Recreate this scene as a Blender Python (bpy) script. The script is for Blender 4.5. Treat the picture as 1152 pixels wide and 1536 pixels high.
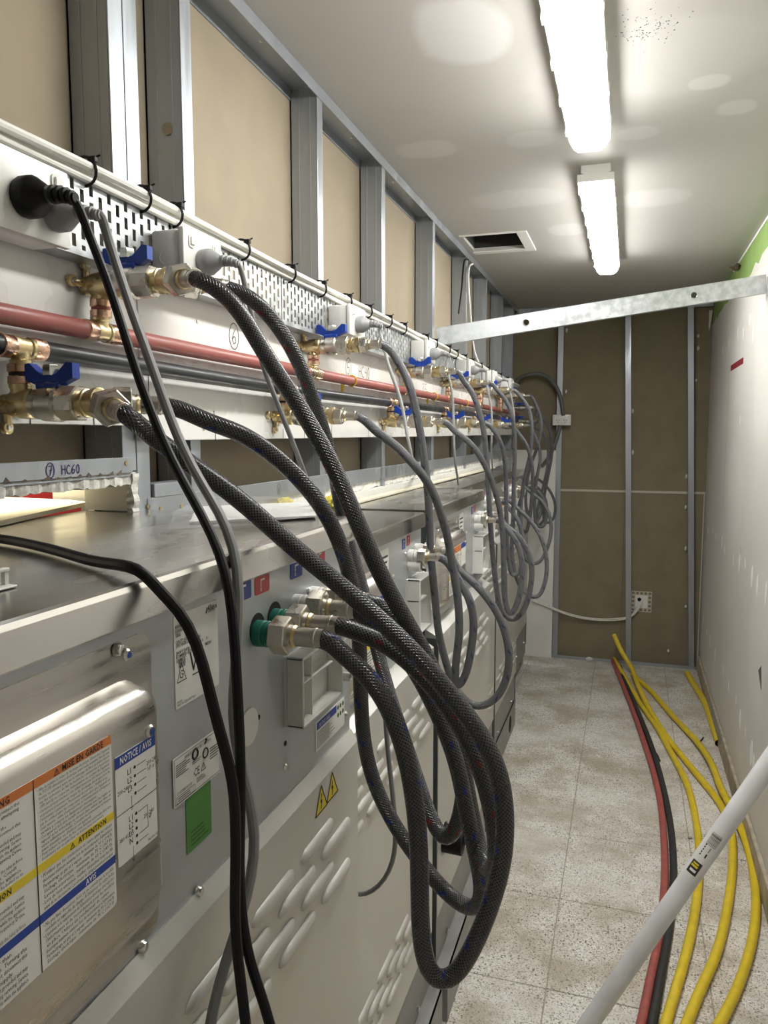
import bpy, bmesh, math, random
from mathutils import Vector, Matrix
random.seed(7)
for o in list(bpy.data.objects): bpy.data.objects.remove(o)
SC = bpy.context.scene
COL = SC.collection

# ------------------------------------------------------------------ camera
F_PX, CX, CY, EYE = 1154.0, 576.0, 768.0, 1.6
_d = Vector(((945-CX)/F_PX, -(650-CY)/F_PX, -1)).normalized()       # corridor direction in camera axes
_up = Vector((0, -_d.z, _d.y)).normalized()
if _up.y < 0: _up = -_up
_x = _d.cross(_up)
ROT = Matrix((_x, _d, _up))                                          # world = ROT @ camera axes
CAM = Vector((0, 0, EYE))
cd = bpy.data.cameras.new('camera'); cam = bpy.data.objects.new('camera', cd); COL.objects.link(cam)
cd.sensor_fit = 'HORIZONTAL'; cd.sensor_width = 36; cd.lens = 36*F_PX/1152; cd.clip_start = .02
cam.matrix_world = Matrix.Translation(CAM) @ ROT.to_4x4()
SC.camera = cam
SC.view_settings.view_transform = 'Standard'; SC.view_settings.look = 'None'
SC.view_settings.gamma = 1; SC.view_settings.use_curve_mapping = False
SC.view_settings.exposure = 1.32
w = bpy.data.worlds.new('world'); SC.world = w; w.use_nodes = True
w.node_tree.nodes['Background'].inputs[0].default_value = (.95, .97, 1, 1)
w.node_tree.nodes['Background'].inputs[1].default_value = .35
LAMP_STRENGTH = 17.0
SC.cycles.max_bounces = 8; SC.cycles.diffuse_bounces = 5; SC.cycles.caustics_reflective = False
SC.cycles.sample_clamp_indirect = 6; SC.cycles.use_denoising = True

def ray(px, py): return ROT @ Vector(((px-CX)/F_PX, -(py-CY)/F_PX, -1))
def at_x(px, py, X): r = ray(px, py); return CAM + r*(X/r.x)          # measured point on a lengthwise plane
def at_y(px, py, Y): r = ray(px, py); return CAM + r*(Y/r.y)          # ... on a cross plane
def at_z(px, py, Z): r = ray(px, py); return CAM + r*((Z-EYE)/r.z)    # ... on a level plane

# ------------------------------------------------------------------ materials
M = {}
def nodes(name):
    m = bpy.data.materials.new(name); m.use_nodes = True; M[name] = m
    nt = m.node_tree; return m, nt, nt.nodes['Principled BSDF']
def N(nt, t, **kw):
    n = nt.nodes.new(t)
    for k, v in kw.items():
        if k.startswith('i_'): n.inputs[k[2:].replace('_', ' ')].default_value = v
        else: setattr(n, k, v)
    return n
def math_(nt, op, a, b=None, c=None):
    n = nt.nodes.new('ShaderNodeMath'); n.operation = op
    for i, v in enumerate((a, b, c)):
        if v is None: continue
        if isinstance(v, (int, float)): n.inputs[i].default_value = v
        else: nt.links.new(v, n.inputs[i])
    return n.outputs[0]
def mix_(nt, fac, a, b, blend='MIX'):
    n = nt.nodes.new('ShaderNodeMix'); n.data_type = 'RGBA'; n.blend_type = blend
    for i, v in ((0, fac), (6, a), (7, b)):
        if isinstance(v, (int, float)): n.inputs[i].default_value = v
        elif isinstance(v, tuple): n.inputs[i].default_value = (*v[:3], 1)
        else: nt.links.new(v, n.inputs[i])
    return n.outputs[2]
def pos(nt, scale=(1, 1, 1)):
    g = nt.nodes.new('ShaderNodeNewGeometry'); mp = nt.nodes.new('ShaderNodeMapping')
    mp.inputs['Scale'].default_value = scale; nt.links.new(g.outputs['Position'], mp.inputs[0]); return mp.outputs[0]
def noise(nt, vec, scale, detail=3, rough=.5):
    n = nt.nodes.new('ShaderNodeTexNoise'); n.inputs['Scale'].default_value = scale
    n.inputs['Detail'].default_value = detail; n.inputs['Roughness'].default_value = rough
    nt.links.new(vec, n.inputs['Vector']); return n.outputs['Fac']
def ramp(nt, v, a, b):
    n = nt.nodes.new('ShaderNodeMapRange'); n.inputs[1].default_value = a; n.inputs[2].default_value = b
    nt.links.new(v, n.inputs[0]); return n.outputs[0]
def bump(nt, bs, h, strength, dist=.001):
    b = nt.nodes.new('ShaderNodeBump'); b.inputs['Strength'].default_value = strength; b.inputs['Distance'].default_value = dist
    nt.links.new(h, b.inputs['Height']); nt.links.new(b.outputs[0], bs.inputs['Normal'])
def simple(name, col, rough=.5, metal=0., var=0., vscale=30, bmp=0., bscale=200, spec=.5, stretch=(1, 1, 1), vlo=.35, vhi=.65):
    m, nt, bs = nodes(name)
    bs.inputs['Base Color'].default_value = (*col, 1); bs.inputs['Roughness'].default_value = rough
    bs.inputs['Metallic'].default_value = metal; bs.inputs['Specular IOR Level'].default_value = spec
    if var or bmp: p = pos(nt, stretch)
    if var:
        f = ramp(nt, noise(nt, p, vscale, 4), vlo, vhi)
        dk = tuple(c*(1-var) for c in col); lt = tuple(min(1, c*(1+var*.6)) for c in col)
        nt.links.new(mix_(nt, f, dk, lt), bs.inputs['Base Color'])
        r = nt.nodes.new('ShaderNodeMapRange'); r.inputs[3].default_value = max(.03, rough-.08); r.inputs[4].default_value = min(1, rough+.1)
        nt.links.new(f, r.inputs[0]); nt.links.new(r.outputs[0], bs.inputs['Roughness'])
    if bmp: bump(nt, bs, noise(nt, p, bscale, 3), bmp)
    return m
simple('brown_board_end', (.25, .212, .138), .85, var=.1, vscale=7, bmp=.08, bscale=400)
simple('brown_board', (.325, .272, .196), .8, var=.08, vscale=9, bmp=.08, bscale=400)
simple('galvanised', (.40, .43, .465), .38, .65, var=.05, vscale=40, stretch=(1, 1, .1))
simple('galvanised_spangle', (.50, .525, .54), .40, .7, var=.22, vscale=38, vlo=.36, vhi=.64)
simple('white_board', (.80, .79, .76), .28, var=.05, vscale=4)
simple('plaster_raw', (.80, .78, .72), .95, var=.18, vscale=120, bmp=1, bscale=160)
simple('plaster_white', (.78, .77, .74), .7, var=.05, vscale=3)
simple('filler', (.93, .93, .91), .75)
simple('cream', (.87, .82, .64), .6, var=.03, vscale=6)
simple('cream_wall', (.84, .80, .70), .75)
simple('green_board', (.30, .46, .14), .75, var=.12, vscale=14)
simple('paper_brown', (.16, .12, .08), .9, var=.4, vscale=80)
simple('stainless', (.78, .76, .73), .22, 1., var=.13, vscale=5, stretch=(1.5, .6, 1), bmp=.03, bscale=60)
simple('brushed_steel', (.60, .57, .53), .33, 1., var=.06, vscale=40, stretch=(1, .15, 3), bmp=.03, bscale=900)
simple('grey_panel', (.50, .525, .535), .42, .55, var=.06, vscale=14)
simple('satin_panel', (.60, .595, .56), .40, .45, var=.05, vscale=8)
simple('side_grey', (.10, .115, .115), .45, .3)
simple('base_grey', (.30, .30, .29), .45, .4, var=.1, vscale=12)
simple('hole_black', (.006, .006, .007), .9)
simple('brass', (.60, .49, .28), .30, 1., var=.14, vscale=40)
simple('copper', (.72, .47, .34), .28, 1., var=.12, vscale=50)
simple('nickel', (.56, .53, .475), .32, 1., var=.08, vscale=60)
simple('chrome', (.72, .72, .70), .22, 1.)
simple('blue_plastic', (.008, .05, .36), .38)
simple('blue_ink', (.02, .06, .30), .5)
simple('red_pipe', (.34, .10, .085), .42, var=.1, vscale=18)
simple('black_pipe', (.020, .022, .027), .36, var=.15, vscale=18, spec=.35)
simple('pipe_red_floor', (.36, .09, .075), .55, var=.22, vscale=40)
simple('pipe_black_floor', (.025, .025, .027), .5, var=.5, vscale=60)
simple('yellow_pipe', (.72, .54, .03), .42, var=.1, vscale=25)
simple('white_plastic', (.80, .80, .77), .32)
simple('white_cable', (.78, .77, .72), .42, var=.05, vscale=30)
simple('offwhite_plastic', (.73, .73, .69), .4)
simple('grey_plastic', (.34, .345, .35), .45)
simple('grey_cord', (.22, .22, .22), .45)
simple('light_cord', (.45, .46, .46), .45)
simple('black_rubber', (.006, .006, .007), .5, spec=.25)
simple('green_cap', (.012, .17, .12), .4, .2)
simple('pvc_white', (.74, .745, .75), .38, var=.09, vscale=14)
simple('sticker_white', (.74, .735, .70), .5)
simple('sticker_orange', (.62, .19, .045), .5)
simple('sticker_yellow', (.72, .56, .03), .5)
simple('sticker_blue', (.015, .05, .30), .45)
simple('sticker_red', (.50, .05, .05), .45)
simple('crimson_tape', (.26, .02, .035), .5)
simple('sticker_green', (.07, .25, .045), .45)
simple('ink', (.02, .02, .022), .6)
simple('ink_soft', (.10, .10, .10), .6)
simple('ink_green', (.03, .12, .02), .6)
simple('ink_white', (.8, .8, .78), .5)
simple('purple_ink', (.05, .02, .16), .5)
simple('paper', (.80, .80, .79), .65, var=.06, vscale=18)
simple('insulation', (.72, .62, .10), .95, var=.25, vscale=60, bmp=1, bscale=90)
simple('red_box', (.42, .02, .02), .5)
simple('conduit_grey', (.13, .135, .13), .5)
simple('skirting', (.44, .39, .30), .7, var=.3, vscale=18)
simple('void', (.03, .03, .03), .9)
simple('grout', (.38, .34, .27), .9, var=.15, vscale=30)
simple('joint_tape', (.56, .53, .46), .8)
# clear film for the document sleeve
m, nt, bs = nodes('clear_film')
bs.inputs['Base Color'].default_value = (.95, .95, .95, 1); bs.inputs['Roughness'].default_value = .12; bs.inputs['Alpha'].default_value = .14
# lamp diffuser
m, nt, bs = nodes('diffuser')
bs.inputs['Base Color'].default_value = (.9, .9, .9, 1)
bs.inputs['Emission Color'].default_value = (1, .985, .945, 1); bs.inputs['Emission Strength'].default_value = LAMP_STRENGTH
# terrazzo tile
m, nt, bs = nodes('terrazzo'); p = pos(nt)
v = N(nt, 'ShaderNodeTexVoronoi'); v.inputs['Scale'].default_value = 250; nt.links.new(p, v.inputs['Vector'])
sep = N(nt, 'ShaderNodeSeparateColor'); nt.links.new(v.outputs['Color'], sep.inputs[0])
chip = ramp(nt, sep.outputs[0], .60, .70); edge = ramp(nt, v.outputs['Distance'], .52, .40)
dark = math_(nt, 'MULTIPLY', chip, edge)
v2 = N(nt, 'ShaderNodeTexVoronoi'); v2.inputs['Scale'].default_value = 120; nt.links.new(p, v2.inputs['Vector'])
sep2 = N(nt, 'ShaderNodeSeparateColor'); nt.links.new(v2.outputs['Color'], sep2.inputs[0])
dark2 = math_(nt, 'MULTIPLY', ramp(nt, sep2.outputs[0], .78, .84), ramp(nt, v2.outputs['Distance'], .46, .34)); dark = math_(nt, 'MAXIMUM', dark, dark2)
light = ramp(nt, sep.outputs[1], .5, .95)
stain = ramp(nt, noise(nt, p, 4.2, 6, .66), .43, .62); dust = ramp(nt, noise(nt, pos(nt, (.5, 1, 1)), 2.3, 5, .65), .46, .68)
base = mix_(nt, light, (.64, .61, .55), (.82, .80, .76))
base = mix_(nt, math_(nt, 'MULTIPLY', dark, .92), base, (.10, .08, .06))
base = mix_(nt, math_(nt, 'MULTIPLY', stain, .66), base, (.30, .25, .16))
base = mix_(nt, math_(nt, 'MULTIPLY', dust, .42), base, (.80, .79, .76))
nt.links.new(base, bs.inputs['Base Color']); bs.inputs['Roughness'].default_value = .55
# painted ceiling / wall with skim-coat patches (flat differences of the filler itself)
def painted(name, col, patch, plist, rough, axis):
    m, nt, bs = nodes(name); p = pos(nt)
    s = N(nt, 'ShaderNodeSeparateXYZ'); nt.links.new(p, s.inputs[0])
    u, vv = (s.outputs[0], s.outputs[1]) if axis == 'z' else (s.outputs[1], s.outputs[2])
    wob = noise(nt, p, 5, 3); tot = None
    for (a, b, ra, rb, k) in plist:
        du = math_(nt, 'DIVIDE', math_(nt, 'SUBTRACT', u, a), ra); dv = math_(nt, 'DIVIDE', math_(nt, 'SUBTRACT', vv, b), rb)
        d = math_(nt, 'ADD', math_(nt, 'POWER', math_(nt, 'ABSOLUTE', du), 2.4), math_(nt, 'POWER', math_(nt, 'ABSOLUTE', dv), 2.4))
        d = math_(nt, 'ADD', d, math_(nt, 'MULTIPLY', math_(nt, 'SUBTRACT', wob, .5), 1.6))
        f = math_(nt, 'MULTIPLY', ramp(nt, d, 1.25, .65), k)
        tot = f if tot is None else math_(nt, 'MAXIMUM', tot, f)
    cl = ramp(nt, noise(nt, pos(nt, (1, .7, 1)), 2.2, 4), .3, .75)
    c = mix_(nt, cl, tuple(x*.955 for x in col), tuple(min(1, x*1.03) for x in col))
    c = mix_(nt, tot, c, patch)
    nt.links.new(c, bs.inputs['Base Color']); bs.inputs['Roughness'].default_value = rough
    r = nt.nodes.new('ShaderNodeMapRange'); r.inputs[3].default_value = rough; r.inputs[4].default_value = .8
    nt.links.new(tot, r.inputs[0]); nt.links.new(r.outputs[0], bs.inputs['Roughness'])
painted('ceiling_paint', (.52, .503, .475), (.70, .685, .665),
        [(-.38, 1.73, .10, .14, .75), (-.62, 2.37, .09, .07, .5), (.161, 2.14, .05, .045, .8), (.242, 2.32, .05, .05, .6),
         (.0, 2.43, .06, .05, .45), (-.30, 2.38, .07, .06, .35), (-.42, 2.95, .17, .11, .35), (.06, 3.10, .13, .11, .45),
         (.02, 2.0, .28, .20, .25), (-.28, 3.45, .08, .10, .5), (.05, 1.55, .14, .10, .5)], .5, 'z')
painted('wall_paint', (.72, .70, .66), (.80, .78, .75), [(3.4, 1.9, .25, .35, .5), (4.1, 1.3, .3, .25, .4), (3.2, .8, .2, .3, .4)], .55, 'x')
# braided hose, with woven coloured tracer threads
def braided(name, tracer, lo=(.016, .016, .018), hi=(.082, .083, .090)):
    m, nt, bs = nodes(name)
    uv = N(nt, 'ShaderNodeUVMap'); uv.uv_map = 'UVMap'
    s = N(nt, 'ShaderNodeSeparateXYZ'); nt.links.new(uv.outputs[0], s.inputs[0])
    u, v = s.outputs[0], s.outputs[1]
    nu, kv = 15.0, 215.0
    a = math_(nt, 'SINE', math_(nt, 'MULTIPLY', math_(nt, 'ADD', math_(nt, 'MULTIPLY', u, nu), math_(nt, 'MULTIPLY', v, kv)), 2*math.pi))
    b = math_(nt, 'SINE', math_(nt, 'MULTIPLY', math_(nt, 'SUBTRACT', math_(nt, 'MULTIPLY', u, nu), math_(nt, 'MULTIPLY', v, kv)), 2*math.pi))
    h = math_(nt, 'MAXIMUM', a, b); hh = ramp(nt, h, -.3, .95)
    c = mix_(nt, hh, lo, hi)
    fl = None
    for (off, u0) in ((.0, .10), (.25, .17), (.5, .60), (.75, .67), (.12, .38)):
        vv = math_(nt, 'FRACT', math_(nt, 'ADD', math_(nt, 'DIVIDE', v, .062), off*.4))
        f = math_(nt, 'MULTIPLY', math_(nt, 'LESS_THAN', vv, .15), math_(nt, 'LESS_THAN', math_(nt, 'ABSOLUTE', math_(nt, 'SUBTRACT', u, u0)), .035))
        fl = f if fl is None else math_(nt, 'MAXIMUM', fl, f)
    c = mix_(nt, math_(nt, 'MULTIPLY', fl, .85), c, tracer)
    nt.links.new(c, bs.inputs['Base Color']); bs.inputs['Roughness'].default_value = .24; bs.inputs['Metallic'].default_value = .05
    bump(nt, bs, hh, .9, .0009)
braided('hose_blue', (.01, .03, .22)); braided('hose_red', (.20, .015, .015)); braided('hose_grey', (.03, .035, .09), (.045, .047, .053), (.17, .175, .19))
# corrugated ribbing and printed ticks for cables stay plain; ceiling smudge uses geometry

# ------------------------------------------------------------------ geometry helpers: each returns (verts, faces)
def box(x0, x1, y0, y1, z0, z1, bev=0, seg=2):
    V = [(x, y, z) for x in (x0, x1) for y in (y0, y1) for z in (z0, z1)]
    Fc = [(0, 1, 3, 2), (4, 6, 7, 5), (0, 4, 5, 1), (2, 3, 7, 6), (0, 2, 6, 4), (1, 5, 7, 3)]
    if not bev: return V, Fc
    bm = bmesh.new(); vs = [bm.verts.new(v) for v in V]
    for f in Fc: bm.faces.new([vs[i] for i in f])
    bmesh.ops.bevel(bm, geom=bm.edges[:], offset=bev, segments=seg, profile=.5, affect='EDGES')
    bm.verts.index_update(); r = ([tuple(v.co) for v in bm.verts], [tuple(v.index for v in f.verts) for f in bm.faces]); bm.free(); return r
def join(*gs):
    V, Fc = [], []
    for v, f in gs:
        k = len(V); V += list(v); Fc += [tuple(i+k for i in q) for q in f]
    return V, Fc
def shift(g, d): d = Vector(d); return [tuple(Vector(v)+d) for v in g[0]], g[1]
def xform(g, mtx): return [tuple(mtx @ Vector(v)) for v in g[0]], g[1]
def frame_of(ax):
    ax = Vector(ax).normalized(); t = Vector((0, 0, 1)) if abs(ax.z) < .9 else Vector((0, 1, 0))
    a = ax.cross(t).normalized(); return ax, a, ax.cross(a).normalized()
def lathe(p0, ax, prof, n=16, rot=0, cap=True):
    ax, a, b = frame_of(ax); p0 = Vector(p0); V, Fc = [], []
    for t, r in prof:
        for i in range(n):
            th = 2*math.pi*i/n + rot; V.append(tuple(p0+ax*t+(a*math.cos(th)+b*math.sin(th))*r))
    for k in range(len(prof)-1):
        for i in range(n): Fc.append((k*n+i, k*n+(i+1) % n, (k+1)*n+(i+1) % n, (k+1)*n+i))
    if cap: Fc.append(tuple(range(n-1, -1, -1))); Fc.append(tuple((len(prof)-1)*n+i for i in range(n)))
    return V, Fc
def cyl(p0, p1, r, n=14): p0, p1 = Vector(p0), Vector(p1); return lathe(p0, p1-p0, [(0, r), ((p1-p0).length, r)], n)
def catmull(P, step=.012):
    P = [Vector(p) for p in P]; out = []
    Q = [P[0]*2-P[1]] + P + [P[-1]*2-P[-2]]
    for i in range(1, len(Q)-2):
        p0, p1, p2, p3 = Q[i-1], Q[i], Q[i+1], Q[i+2]
        n = max(2, int((p2-p1).length/step))
        t0 = 0; t1 = t0+max(1e-4, (p1-p0).length**.5); t2 = t1+max(1e-4, (p2-p1).length**.5); t3 = t2+max(1e-4, (p3-p2).length**.5)
        for k in range(n):
            t = t1+(t2-t1)*k/n
            A1 = p0*((t1-t)/(t1-t0))+p1*((t-t0)/(t1-t0)); A2 = p1*((t2-t)/(t2-t1))+p2*((t-t1)/(t2-t1)); A3 = p2*((t3-t)/(t3-t2))+p3*((t-t2)/(t3-t2))
            B1 = A1*((t2-t)/(t2-t0))+A2*((t-t0)/(t2-t0)); B2 = A2*((t3-t)/(t3-t1))+A3*((t-t1)/(t3-t1))
            out.append(B1*((t2-t)/(t2-t1))+B2*((t-t1)/(t2-t1)))
    out.append(P[-1]); return out
def smooth_line(L, it=6):
    L = [v.copy() for v in L]
    for _ in range(it):
        L = [L[0]] + [L[i]*.5+(L[i-1]+L[i+1])*.25 for i in range(1, len(L)-1)] + [L[-1]]
    return L
def tube(P, r, n=12, step=.012, raw=False, it=6, cap=True, hollow=0):
    L = [Vector(p) for p in P] if raw else smooth_line(catmull(P, step), it)
    V, Fc, UV = [], [], []; T = [(L[min(i+1, len(L)-1)]-L[max(i-1, 0)]).normalized() for i in range(len(L))]
    ax, a, b = frame_of(T[0]); s = 0
    for i, p in enumerate(L):
        if i:
            q = T[i-1].rotation_difference(T[i]); a = (q @ a); a = (a-T[i]*a.dot(T[i])).normalized(); s += (L[i]-L[i-1]).length
        bb = T[i].cross(a); rr = r(i/(len(L)-1)) if callable(r) else r
        for k in range(n):
            th = 2*math.pi*k/n; V.append(tuple(p+(a*math.cos(th)+bb*math.sin(th))*rr))
        if i:
            for k in range(n):
                k2 = (k+1) % n; Fc.append(((i-1)*n+k, (i-1)*n+k2, i*n+k2, i*n+k))
                s0 = s-(L[i]-L[i-1]).length; UV.append(((k/n, s0), ((k+1)/n, s0), ((k+1)/n, s), (k/n, s)))
    if cap:
        Fc.append(tuple(range(n-1, -1, -1))); UV.append(((0, 0),)*n); Fc.append(tuple((len(L)-1)*n+i for i in range(n))); UV.append(((0, 0),)*n)
    return V, Fc, UV, L
def prism(poly, x0, x1):                                   # poly in (y, z), extruded along x
    n = len(poly); V = [(x0, y, z) for y, z in poly] + [(x1, y, z) for y, z in poly]
    return V, [tuple(range(n-1, -1, -1)), tuple(range(n, 2*n))] + [(i, (i+1) % n, n+(i+1) % n, n+i) for i in range(n)]
def rrect(y0, y1, z0, z1, r, n=5):
    out = []
    for cy, cz, a0 in ((y1-r, z1-r, 0), (y0+r, z1-r, 90), (y0+r, z0+r, 180), (y1-r, z0+r, 270)):
        for k in range(n+1): t = math.radians(a0+90*k/n); out.append((cy+r*math.cos(t), cz+r*math.sin(t)))
    return out
def loft(rings):
    n = len(rings[0]); V = [v for r in rings for v in r]; Fc = []
    for k in range(len(rings)-1):
        for i in range(n): Fc.append((k*n+i, k*n+(i+1) % n, (k+1)*n+(i+1) % n, (k+1)*n+i))
    Fc.append(tuple(range(n-1, -1, -1))); Fc.append(tuple((len(rings)-1)*n+i for i in range(n))); return V, Fc
def torus(c, ax, R, r, n=20, k=8, a0=0, a1=360):
    ax, a, b = frame_of(ax); c = Vector(c)
    P = [c+(a*math.cos(math.radians(a0+(a1-a0)*i/n))+b*math.sin(math.radians(a0+(a1-a0)*i/n)))*R for i in range(n+1)]
    return tube(P, r, k, raw=True)[:2]
_tc = {}
def text2d(s, size, spacing=1.0, bold=0):
    key = (s, size, bold)
    if key not in _tc:
        c = bpy.data.curves.new('t', 'FONT'); c.body = s; c.size = size; c.resolution_u = 1; c.fill_mode = 'FRONT'; c.space_line = spacing; c.offset = bold*size; c.space_character = 1+bold*4
        o = bpy.data.objects.new('t', c); me = o.to_mesh()
        _tc[key] = ([tuple(v.co) for v in me.vertices], [tuple(p.vertices) for p in me.polygons])
        o.to_mesh_clear(); bpy.data.objects.remove(o); bpy.data.curves.remove(c)
    return _tc[key]
def text_x(s, size, y, z, X, sx=1., rot=0., center=False, spacing=1.0, bold=0):   # lettering on a surface that faces +X
    V, Fc = text2d(s, size, spacing, bold)
    if not V: return [], []
    wd = max(v[0] for v in V) if center else 0; c, sn = math.cos(rot), math.sin(rot)
    return [(X, y+((v[0]-wd/2)*sx*c-v[1]*sn), z+((v[0]-wd/2)*sx*sn+v[1]*c)) for v in V], Fc
def ribbon_x(lines, X, wdt=.002):                           # flat pen strokes on a surface that faces +X
    gs = []
    for L in lines:
        for (a, b) in zip(L[:-1], L[1:]):
            a, b = Vector((a[0], a[1])), Vector((b[0], b[1])); d = (b-a)
            if d.length < 1e-6: continue
            d = d.normalized(); nrm = Vector((-d.y, d.x))*wdt/2; a = a-d*wdt*.3; b = b+d*wdt*.3
            gs.append(([(X, a.x+nrm.x, a.y+nrm.y), (X, a.x-nrm.x, a.y-nrm.y), (X, b.x-nrm.x, b.y-nrm.y), (X, b.x+nrm.x, b.y+nrm.y)], [(0, 1, 2, 3)]))
    return join(*gs)
GL = {'H': [[(0, 0), (0, 1)], [(.55, 0), (.55, 1)], [(0, .52), (.55, .5)]], 'C': [[(.55, .85), (.3, 1), (.08, .8), (0, .45), (.12, .1), (.35, 0), (.58, .12)]],
      '6': [[(.45, 1), (.12, .6), (0, .25), (.2, 0), (.45, .12), (.48, .38), (.25, .5), (.04, .3)]], '0': [[(.28, 1), (.05, .75), (0, .35), (.2, 0), (.42, .1), (.5, .5), (.42, .88), (.28, 1)]],
      '4': [[(.1, 1), (.02, .5), (.5, .48)], [(.42, .95), (.4, 0)]], '7': [[(0, .95), (.5, 1), (.2, 0)], [(.1, .5), (.45, .55)]], '5': [[(.5, 1), (.08, .98), (.05, .55), (.35, .58), (.5, .3), (.3, 0), (.02, .1)]],
      '3': [[(.02, .9), (.35, 1), (.4, .7), (.15, .55), (.45, .35), (.3, .02), (0, .1)]], 'D': [[(0, 0), (0, 1), (.4, .8), (.45, .3), (0, 0)]]}
def hand(s, y, z, h, X, wdt=.0022, circle=False):
    lines = []
    for ch in s:
        if ch != ' ': lines += [[(y+a*h, z+b*h) for a, b in st] for st in GL[ch]]
        if circle: lines.append([(y+.25*h+.62*h*math.cos(t*.45), z+.5*h+.85*h*math.sin(t*.45)) for t in range(15)])
        y += h*(.8 if not circle else 1.3)
    return ribbon_x(lines, X, wdt)

# ------------------------------------------------------------------ object helpers
BASE = {}
def link(name, g, mat, parent=None, base=None, smooth=35, uv=None, mats=None):
    V, Fc = g[0], g[1]
    if parent is not None: b = BASE[parent.name]
    else: b = Vector(base) if base is not None else Vector((sum(v[0] for v in V)/len(V), sum(v[1] for v in V)/len(V), min(v[2] for v in V)))
    me = bpy.data.meshes.new(name); me.from_pydata([(v[0]-b.x, v[1]-b.y, v[2]-b.z) for v in V], [], [tuple(f) for f in Fc])
    me.materials.append(M[mat])
    if uv:
        lay = me.uv_layers.new(name='UVMap'); k = 0
        for q in uv:
            for c in q: lay.data[k].uv = c; k += 1
    me.validate()
    if smooth:
        for p in me.polygons: p.use_smooth = True
        me.set_sharp_from_angle(angle=math.radians(smooth))
    o = bpy.data.objects.new(name, me); COL.objects.link(o); BASE[o.name] = b
    if parent is not None: o.parent = parent
    else: o.location = b
    if name in ('print', 'small_print', 'barcode', 'dots', 'green_dots', 'mould_specks', 'paper_tear'): o['kind'] = 'stuff'
    return o
def tag(o, label, cat, group=None):
    o['label'] = label; o['category'] = cat
    if group: o['group'] = group
    return o
def thing(name, label, cat, loc, group=None):
    o = bpy.data.objects.new(name, None); o.empty_display_size = .05; COL.objects.link(o); o.location = loc; BASE[o.name] = Vector(loc)
    return tag(o, label, cat, group)
def struct(name, g=None, mat=None, loc=(0, 0, 0), smooth=0):
    if g is None:
        o = bpy.data.objects.new(name, None); o.empty_display_size = .05; COL.objects.link(o); o.location = loc; BASE[o.name] = Vector(loc)
    else: o = link(name, g, mat, base=loc, smooth=smooth)
    o['kind'] = 'structure'; return o
def copy_tree(o, delta, label=None, parent=None):
    c = o.copy(); COL.objects.link(c)
    if parent is None: c.location = o.location + Vector(delta); BASE[c.name] = BASE[o.name]+Vector(delta)
    else: c.parent = parent; BASE[c.name] = BASE[parent.name]
    if label: c['label'] = label
    for ch in list(o.children): copy_tree(ch, delta, None, c)
    return c
def inst(o, parent, d):                                       # a further piece that shares the mesh of a like piece
    c = bpy.data.objects.new(o.name.split('.')[0], o.data); COL.objects.link(c); c.parent = parent; c.location = d; BASE[c.name] = BASE[parent.name]; return c

# ================================================================== THE SETTING
CEIL, XR, XS, XW, YE = 2.46, .495, -.765, -.84, 5.5       # ceiling height, right wall, stud faces, board behind studs, end wall
# floor with terrazzo tiles
floor = struct('floor', box(-3.0, .60, -3.6, 5.75, -.06, -.004), 'grout', (0, 0, 0))
t0 = link('tile', box(0, .4505, 0, .4505, -.012, 0, .0015, 1), 'terrazzo', floor, smooth=0)
first = True
for i in range(-5, 2):
    for j in range(-12, 8):
        x, y = -.1805+i*.4535, 2.1235+j*.4535
        if x+.45 < -1.3: continue
        if first: t0.location = (x, y, 0); first = False
        else: inst(t0, floor, (x, y, random.uniform(-.0006, 0)))
# ceiling with an open vent
VX0, VX1, VY0, VY1 = -.731, -.492, 3.412, 3.715
T = .014
ceil_g = join(box(-.84, VX0, -3.6, 5.6, CEIL, CEIL+T), box(VX1, .6, -3.6, 5.6, CEIL, CEIL+T), box(VX0, VX1, -3.6, VY0, CEIL, CEIL+T), box(VX0, VX1, VY1, 5.6, CEIL, CEIL+T))
ceiling = struct('ceiling', ceil_g, 'ceiling_paint', (0, 0, CEIL))
fr = .046
link('vent_frame', join(box(VX1, VX1+fr, VY0-.01, VY1+fr, CEIL-.006, CEIL-.0005, .002, 1), box(VX0-.008, VX1, VY0-.012, VY0, CEIL-.006, CEIL-.0005), box(VX0-.008, VX1, VY1, VY1+fr, CEIL-.006, CEIL-.0005, .002, 1)), 'plaster_white', ceiling)
link('vent_shaft', join(box(VX0-.03, VX0-.001, VY0-.03, VY1+.03, CEIL+T, CEIL+.4), box(VX1+.001, VX1+.03, VY0-.03, VY1+.03, CEIL+T, CEIL+.4), box(VX0, VX1, VY0-.03, VY0-.001, CEIL+T, CEIL+.4), box(VX0, VX1, VY1+.001, VY1+.03, CEIL+T, CEIL+.4), box(VX0-.03, VX1+.03, VY0-.03, VY1+.03, CEIL+.4, CEIL+.42)), 'void', ceiling)
link('roof_batten', join(box(VX0, VX1, VY1-.07, VY1-.03, CEIL+.1, CEIL+.16), box(-.60, -.56, VY0, VY1, CEIL+.22, CEIL+.3)), 'base_grey', ceiling)
sp = [] 
for k in range(120):                                          # splatter specks beside the near lamp
    x, y = random.gauss(.0, .035), random.gauss(1.83, .04)
    if x < -.065: continue
    r = random.uniform(.0006, .0022); sp.append(lathe((x, y, CEIL-.0006), (0, 0, -1), [(0, r), (.0004, r*.8)], 5))
o = link('mould_specks', join(*sp), 'ink_soft', ceiling, smooth=0); o['kind'] = 'stuff'
# right wall
wr = struct('wall_right', box(XR, XR+.05, -3.6, 5.56, 0, 2.30), 'wall_paint', (XR, 2, 0))
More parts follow.
